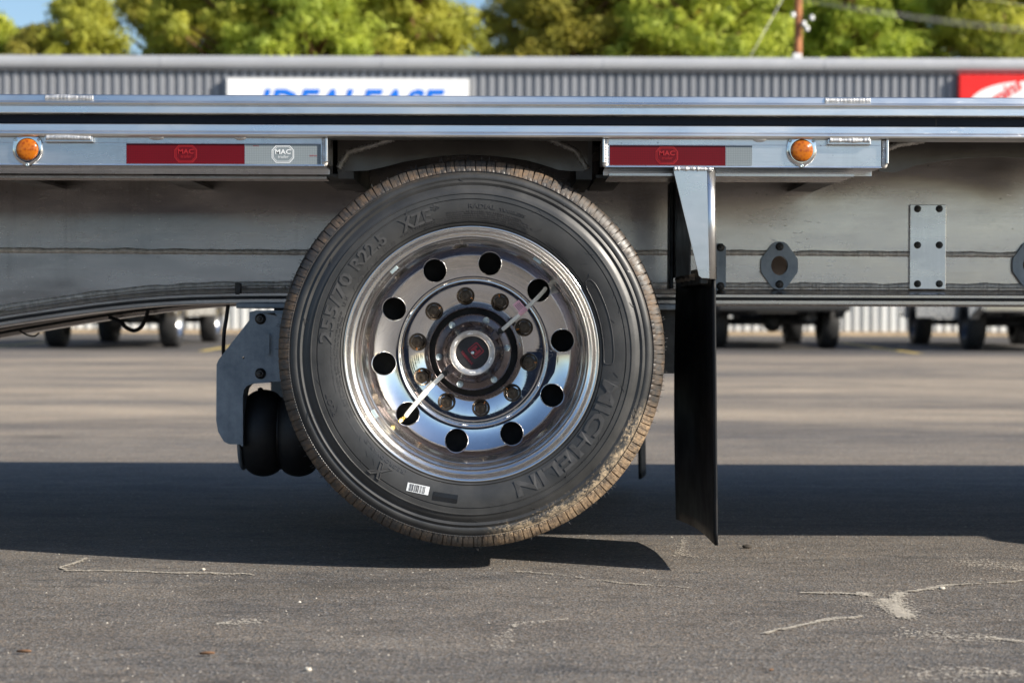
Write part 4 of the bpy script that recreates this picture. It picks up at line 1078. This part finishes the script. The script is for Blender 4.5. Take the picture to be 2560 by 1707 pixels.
# long moulded panel outline, right of the rim
def arc_ring(path, r, name):
    pts = [(rr * math.cos(a), sw_y(rr) - .0002, rr * math.sin(a)) for a, rr in path]
    return MB().tube(pts, r, 6, True).build(name, M['lettering'], wheel)
P = [(R(31), .322), (R(32.5), .326), (R(32.8), .333), (R(32), .339), (R(30), .3425)] + [(R(a), .3435) for a in linspace(28, -1, 14)] + [(R(-3), .3425), (R(-4), .339), (R(-4.2), .328), (R(-3.6), .321), (R(-2), .3195)] + [(R(a), .3195) for a in linspace(0, 29, 14)] + [(R(31), .322)]
arc_ring(P, .0011, 'sidewall_panel')
for a0, rb in ((150, .3205), (146, .3205), (139.5, .3205), (134, .3205)):
    P = [(R(a0 + 1.4 * math.cos(q)), rb + .005 * math.sin(q)) for q in linspace(0, 2 * math.pi, 15)]; arc_ring(P, .0006, 'sidewall_panel')
# dotted line below the tread blocks
m = MB()
for k in range(420):
    barlet(2 * math.pi * k / 420, .4399, .0038, .0012, .0012)
o = m.build('dotted_rib', M['lettering'], wheel, recalc=False); o['kind'] = 'stuff'
# rubber vent hairs left from the mould
m = MB(); rg = random.Random(4)
for k in range(150):
    q = rg.random() * 6.283; y = rg.choice((.038, .05, .06, .1)); L = rg.uniform(.004, .010); dq = rg.uniform(-.006, .006)
    m.tube([(.466 * math.cos(q), y, .466 * math.sin(q)), ((.4690 + L) * math.cos(q + dq), y - .001, (.4690 + L) * math.sin(q + dq))], .0006, 4)
o = m.build('vent_hairs', M['lettering'], wheel, recalc=False); o['kind'] = 'stuff'
# stickers
def sticker(th, rc, w, h, tilt, mat, name):
    q = R(th); c = Vector((rc * math.cos(q), 0, rc * math.sin(q))); tx = Vector((math.cos(tilt), 0, math.sin(tilt))); tz = Vector((-math.sin(tilt), 0, math.cos(tilt)))
    m = MB(); V = []; nx = 6
    for i in range(nx + 1):
        for j in (-1, 0, 1):
            p = c + tx * (w * (i / nx - .5)) + tz * (h * .5 * j); r = math.hypot(p.x, p.z); V.append((p.x, sw_y(r) - .0011, p.z))
    m.add(V, [(3 * i + k, 3 * i + k + 1, 3 * i + 4 + k, 3 * i + 3 + k) for i in range(nx) for k in (0, 1)])
    o = m.build(name, M[mat], wheel, recalc=False); return c, tx, tz
tilt = R(-12)
c, tx, tz = sticker(248.6, .3485, .054, .0205, tilt, 'print_white', 'barcode_sticker')
m = MB(); x = -.0215; rg = random.Random(6)
while x < .017:
    w = rg.choice((.0009, .0009, .0018, .0026)); p0 = c + tx * x; p1 = c + tx * (x + w); V = []
    for p in (p0, p1):
        for s in (-.0085, .0085):
            g = p + tz * s; V.append((g.x, sw_y(math.hypot(g.x, g.z)) - .0016, g.z))
    m.add(V, [(0, 1, 3, 2)]); x += w + rg.choice((.0012, .0012, .0022))
m.build('barcode_bars', M['ink'], wheel, recalc=False)
simple('sticker_dark', (.012, .012, .013), .22)
sticker(259.9, .3505, .060, .0200, R(-8.5), 'sticker_dark', 'dark_sticker')
# ---- rim: flange, barrel, bowl with ten hand holes, bolt face
barrel = [(.264, .230), (.2648, .222), (.2656, .20), (.2672, .160), (.2696, .112), (.2710, .096), (.2722, .091), (.2755, .0875), (.2774, .083), (.2780, .075), (.2796, .058), (.2812, .045), (.2835, .0375), (.2870, .0335), (.2905, .0320), (.2930, .0290), (.2965, .0235), (.2995, .0175), (.3030, .0130), (.3060, .0112), (.3082, .0116), (.3094, .0140), (.3092, .0185), (.306, .026), (.298, .032)]
rim = MB().lathe(barrel, 160, 'Y').build('rim', M['spun'], wheel, sharp=60)
def bowl_y(r): return .262 - .032 * (max(0, r - .190) / .074) ** 2
m = MB(); MH = 48; KR = 9; HC = .2275; HRD = .0306; r_in, r_out = .190, .264
A0 = R(79.5); walls = []
for sct in range(10):
    qc = A0 + sct * R(36); V = []
    outer = []
    # boundary points of the 36 degree sector seen from the hole centre
    for k in range(MH):
        g = 2 * math.pi * k / MH; dr, dq = math.cos(g), math.sin(g)
        lim = 1e9
        if dr > 1e-9: lim = min(lim, (r_out - HC) / dr)
        if dr < -1e-9: lim = min(lim, (r_in - HC) / dr)
        if abs(dq) > 1e-9: lim = min(lim, R(18) * HC / abs(dq))
        outer.append((HC + dr * lim, dq * lim / HC))
    # snap the four corners in
    for k in range(MH):
        g = 2 * math.pi * k / MH
        hx, hz = HC + HRD * math.cos(g), HRD * math.sin(g)
        hr, hq = math.hypot(hx, hz), math.atan2(hz, hx)
        for i in range(KR + 1):
            f = (i / KR) ** 1.2; r = hr + (outer[k][0] - hr) * f; q = qc + hq + (outer[k][1] - hq) * f
            V.append((r * math.cos(q), bowl_y(r), r * math.sin(q)))
    n = KR + 1
    m.add(V, [(k * n + i, k * n + i + 1, ((k + 1) % MH) * n + i + 1, ((k + 1) % MH) * n + i) for k in range(MH) for i in range(KR)], True)
    # corner fillers
    for (rc, s) in ((r_out, 1), (r_out, -1), (r_in, -1), (r_in, 1)):
        best = sorted(range(MH), key=lambda k: (outer[k][0] - rc) ** 2 + ((outer[k][1] - s * R(18)) * HC) ** 2)
        kk = [k for k in best[:2]]
        P = [outer[kk[0]], (rc, s * R(18)), outer[kk[1]]]
        m.add([(r * math.cos(qc + q), bowl_y(r), r * math.sin(qc + q)) for r, q in P], [(0, 1, 2)], True)
    # rounded lip and wall of the hole
    W = []
    for k in range(MH):
        g = 2 * math.pi * k / MH
        for f, dy in ((0, 0), (-.0016, .0006), (-.0026, .0026), (-.0028, .026)):
            hx, hz = HC + (HRD + f) * math.cos(g), (HRD + f) * math.sin(g); r = math.hypot(hx, hz); q = qc + math.atan2(hz, hx)
            W.append((r * math.cos(q), bowl_y(math.hypot(HC + HRD * math.cos(g), HRD * math.sin(g))) + dy, r * math.sin(q)))
    walls.append(MB()); walls[-1].add(W, [(k * 4 + i, k * 4 + i + 1, ((k + 1) % MH) * 4 + i + 1, ((k + 1) % MH) * 4 + i) for k in range(MH) for i in range(3)], True)
def bowl_build(m, name):
    fs = []
    for f in m.f:
        a, b, c = (Vector(m.v[k]) for k in f[:3]); n = (b - a).cross(c - a)
        if len(f) == 4: n += (Vector(m.v[f[2]]) - a).cross(Vector(m.v[f[3]]) - a)
        fs.append(f if n.y < 0 else f[::-1])
    m.f = fs; me = m.mesh(name, recalc=False)
    ns = []
    for x, y, z in m.v:
        r = math.hypot(x, z); d = -.032 * 2 / .074 * (max(0, r - .190) / .074)
        ns.append(Vector((d * x / r, -1, d * z / r)).normalized())
    me.normals_split_custom_set_from_vertices(ns)
    return obj(name, me, M['polish'], wheel)
bowl_build(m, 'wheel_disc')
for w in walls: w.build('hand_hole_rim', M['polish'], wheel)
MB().lathe([(.190, .262), (.1875, .2612), (.1855, .2580), (.1832, .2568), (.1800, .2572), (.1785, .2600), (.1765, .2620), (.114, .2620), (.1118, .2640), (.1115, .280)], 128, 'Y').build('bolt_face', M['polish'], wheel, sharp=45)
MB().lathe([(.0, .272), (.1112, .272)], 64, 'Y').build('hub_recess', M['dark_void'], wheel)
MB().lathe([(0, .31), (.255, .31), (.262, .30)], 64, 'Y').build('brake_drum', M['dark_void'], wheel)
# lug nuts
nut = MB()
nut.lathe([(.0228, 0), (.0228, -.004), (.0215, -.0062), (.0175, -.008)], 28, 'Y')
nut.lathe([(.0168, -.007), (.0172, -.024), (.0150, -.0272), (.0112, -.0272)], 6, 'Y', (0, 0, 0), False)
nut.lathe([(.0112, -.0268), (.0105, -.030), (.0105, -.0405), (.0092, -.042), (.004, -.0422), (.003, -.041), (0, -.041)], 20, 'Y')
nut_me = nut.mesh('lug_nut', sharp=40)
rg = random.Random(2)
for k in range(10):
    q = R(98 + 36 * k); c = (.1429 * math.cos(q), .2619, .1429 * math.sin(q))
    o = obj('lug_nut', nut_me, M['nut_steel'], wheel, loc=c); o.rotation_euler = (0, rg.random() * 1.05, 0)
    g = rg.random() * 6.283
    MB().obox((c[0] + .0165 * math.cos(g), c[1] - .0185, c[2] + .0165 * math.sin(g)), (.0032 * math.cos(g), 0, .0032 * math.sin(g)), (0, .009, 0), (-.0009 * math.sin(g), 0, .0009 * math.cos(g))).build('paint_mark', M['paint_orange'], wheel)
# hub cap
MB().lathe([(.0965, .268), (.0965, .238), (.0955, .2335), (.0925, .2315), (.0775, .2305), (.0760, .2290), (.0750, .2240), (.0735, .2225), (.0700, .2200), (.0640, .2000), (.0605, .1800), (.0585, .1650), (.0565, .1560)], 96, 'Y').build('hub_cap', M['hubcap'], wheel, sharp=40)
MB().lathe([(.0565, .157), (.0562, .1495), (.0545, .1478), (.0435, .1478), (.0418, .1492), (.0412, .1530), (.0410, .1600)], 96, 'Y').build('hub_ring', M['cast_ring'], wheel, sharp=40)
MB().lathe([(0, .1575), (.0412, .1575)], 64, 'Y').build('hub_window', M['window_black'], wheel)
for k in range(6):
    q = R(7.8 + 60 * k); c = (.0868 * math.cos(q), .2308, .0868 * math.sin(q))
    hexbolt(c, .0064, .007, a0=k).build('hub_bolt', M['zinc'], wheel)
    q = R(30 + 60 * k + (k % 2) * 8)
    m = MB(); V = []
    for a in linspace(-.16, .16, 7):
        for r in (.0465, .0495 + .0012 * math.sin(a * 30 + k)): V.append((r * math.cos(q + a), .1474, r * math.sin(q + a)))
    m.add(V, [(2 * i, 2 * i + 1, 2 * i + 3, 2 * i + 2) for i in range(6)]); m.build('paint_dab', M['paint_white'], wheel)
# window emblem: rounded frame with a block H, word below, turned with the wheel
ca, sa = math.cos(R(-50)), math.sin(R(-50))
def win(vs, cx, cz): return [(cx + p[0] * ca - p[1] * sa, .1568 - p[2], cz + p[0] * sa + p[1] * ca) for p in vs]
def rrect(w, h, r, n=5):
    out = []
    for sx, sz, a0 in ((1, 1, 0), (-1, 1, 90), (-1, -1, 180), (1, -1, 270)):
        for i in range(n): g = R(a0 + 90 * i / (n - 1)); out.append((sx * (w - r) + r * math.cos(g), sz * (h - r) + r * math.sin(g)))
    return out
vs, fs = plate2d(rrect(.0155, .0155, .004), [rrect(.0130, .0130, .003)], .0004); ex, ez = .0082, .0058
MB().add(win(vs, ex, ez), fs).build('hub_emblem', M['hub_red'], wheel)
H = [(-.0105, -.0095), (-.0035, -.0095), (-.0035, -.0025), (.0035, -.0025), (.0035, -.0095), (.0105, -.0095), (.0105, .0095), (.0035, .0095), (.0035, .0025), (-.0035, .0025), (-.0035, .0095), (-.0105, .0095)]
vs, fs = plate2d(H, [], .0004); MB().add(win(vs, ex, ez), fs).build('hub_emblem', M['hub_red'], wheel)
vs, fs = text_geo('TIREMAAX', .0090, bold=.00025, extrude=.0002, align='CENTER'); MB().add(win(vs, -.0172 + .0012, -.0142), fs).build('hub_lettering', M['hub_red'], wheel, recalc=False)
MB().lathe([(0, .1535), (.0020, .1535), (.0022, .1545), (.0042, .1535), (.0042, .157)], 14, 'Y').build('vent_screw', M['zinc'], wheel)
# tyre inflation hoses and fittings
def pol(r, th, y): return Vector((r * math.cos(R(th)), y, r * math.sin(R(th))))
for th in (37.8, 216.8):
    d = pol(1, th, 0); n_ = Vector((-d.z, 0, d.x))
    MB().obox(pol(.071, th, .213), d * .014, (0, .014, 0), n_ * .011).build('hose_boss', M['hubcap'], wheel, .003)
    MB().lathe([(.0, 0)], 3, 'Y')
    m = MB(); m.tube([pol(.083, th, .205), pol(.0945, th, .200)], .0078, 6, True, False); m.tube([pol(.079, th, .206), pol(.083, th, .205)], .0092, 12); m.build('hose_fitting', M['plastic_black'], wheel)
hose = MB().tube(curve_pts([pol(.092, 37.8, .201), pol(.120, 38.6, .188), (pol(.16, 39.4, .180)), pol(.205, 40.3, .186), pol(.228, 40.9, .198), pol(.240, 41.3, .216), pol(.243, 41.6, .25), pol(.243, 41.6, .30)]), .0050, 12).build('inflation_hose', M['hose'], wheel)
MB().tube(curve_pts([pol(.092, 216.8, .201), pol(.125, 218.8, .184), pol(.165, 220.8, .178), pol(.205, 222.6, .186), pol(.222, 223.2, .197), pol(.231, 223.6, .208)]), .0056, 12).build('inflation_hose', M['hose'], wheel)
MB().tube([pol(.148, 219.9, .1795), pol(.174, 221.2, .179)], .0068, 12).build('hose_sleeve', M['hose'], wheel)
m = MB(); m.tube([pol(.226, 223.4, .206), pol(.236, 223.6, .209)], .0052, 10); m.tube([pol(.236, 223.6, .209), pol(.247, 223.6, .212)], .0040, 10); m.tube([pol(.243, 223.6, .211), pol(.251, 223.4, .216)], .0054, 6, True, False); m.tube([pol(.249, 223.4, .214), pol(.256, 223.2, .22)], .0034, 8)
m.build('valve_chuck', M['brass'], wheel)
# pink tag on the upper hose
d = pol(1, 40, 0); n_ = Vector((-d.z, 0, d.x)); c = pol(.163, 41.5, .1735) + n_ * .010
MB().obox(c, n_ * .0135, (0, .0004, 0), d * .0098).build('hose_tag', M['pink_tag'], wheel)
MB().tube([pol(.150, 39.3, .1802), pol(.174, 39.7, .1800)], .0056, 12).build('hose_tag_wrap', M['pink_tag'], wheel)
m = MB()
for k in range(4): m.obox(c + d * (-.006 + .0038 * k) + Vector((0, -.0006, 0)), n_ * (.009 - .001 * (k % 2)), (0, .0001, 0), d * .0006)
m.build('tag_print', M['ink'], wheel)
# wheel weights clipped to the barrel
for th in (55, 212, 133):
    d = pol(1, th, 0); n_ = Vector((-d.z, 0, d.x)); MB().obox(pol(.2765, th, .062), n_ * .011, (0, .006, 0), d * .003).build('balance_weight', M['zinc'], wheel, .001)

# inner dual tyre and the other wheels on both axles
def plain_wheel(x, y, z, full_copy=False):
    if full_copy:
        return copy_tree(wheel, trailer, Vector((x, y, z)) + TOFF)
    w = empty('wheel', Vector((x, y, z)) + TOFF, 0, trailer)
    obj('tyre', tyre_me, M['tyre'], w)
    MB().lathe([(.11, .13), (.24, .12), (.262, .06), (.285, .03), (.305, .012), (.309, .02), (.285, .06), (.27, .24), (.309, .24), (.3, .22)], 64, 'Y').build('rim', M['polish'], w, sharp=50)
    return w
plain_wheel(WX, 5.085, WZ)
plain_wheel(WX, 6.77, WZ); plain_wheel(WX, 7.065, WZ)
WZ2 = .4675
plain_wheel(2.95, 4.79, WZ2, True); plain_wheel(2.95, 5.085, WZ2); plain_wheel(2.95, 6.77, WZ2); plain_wheel(2.95, 7.065, WZ2)
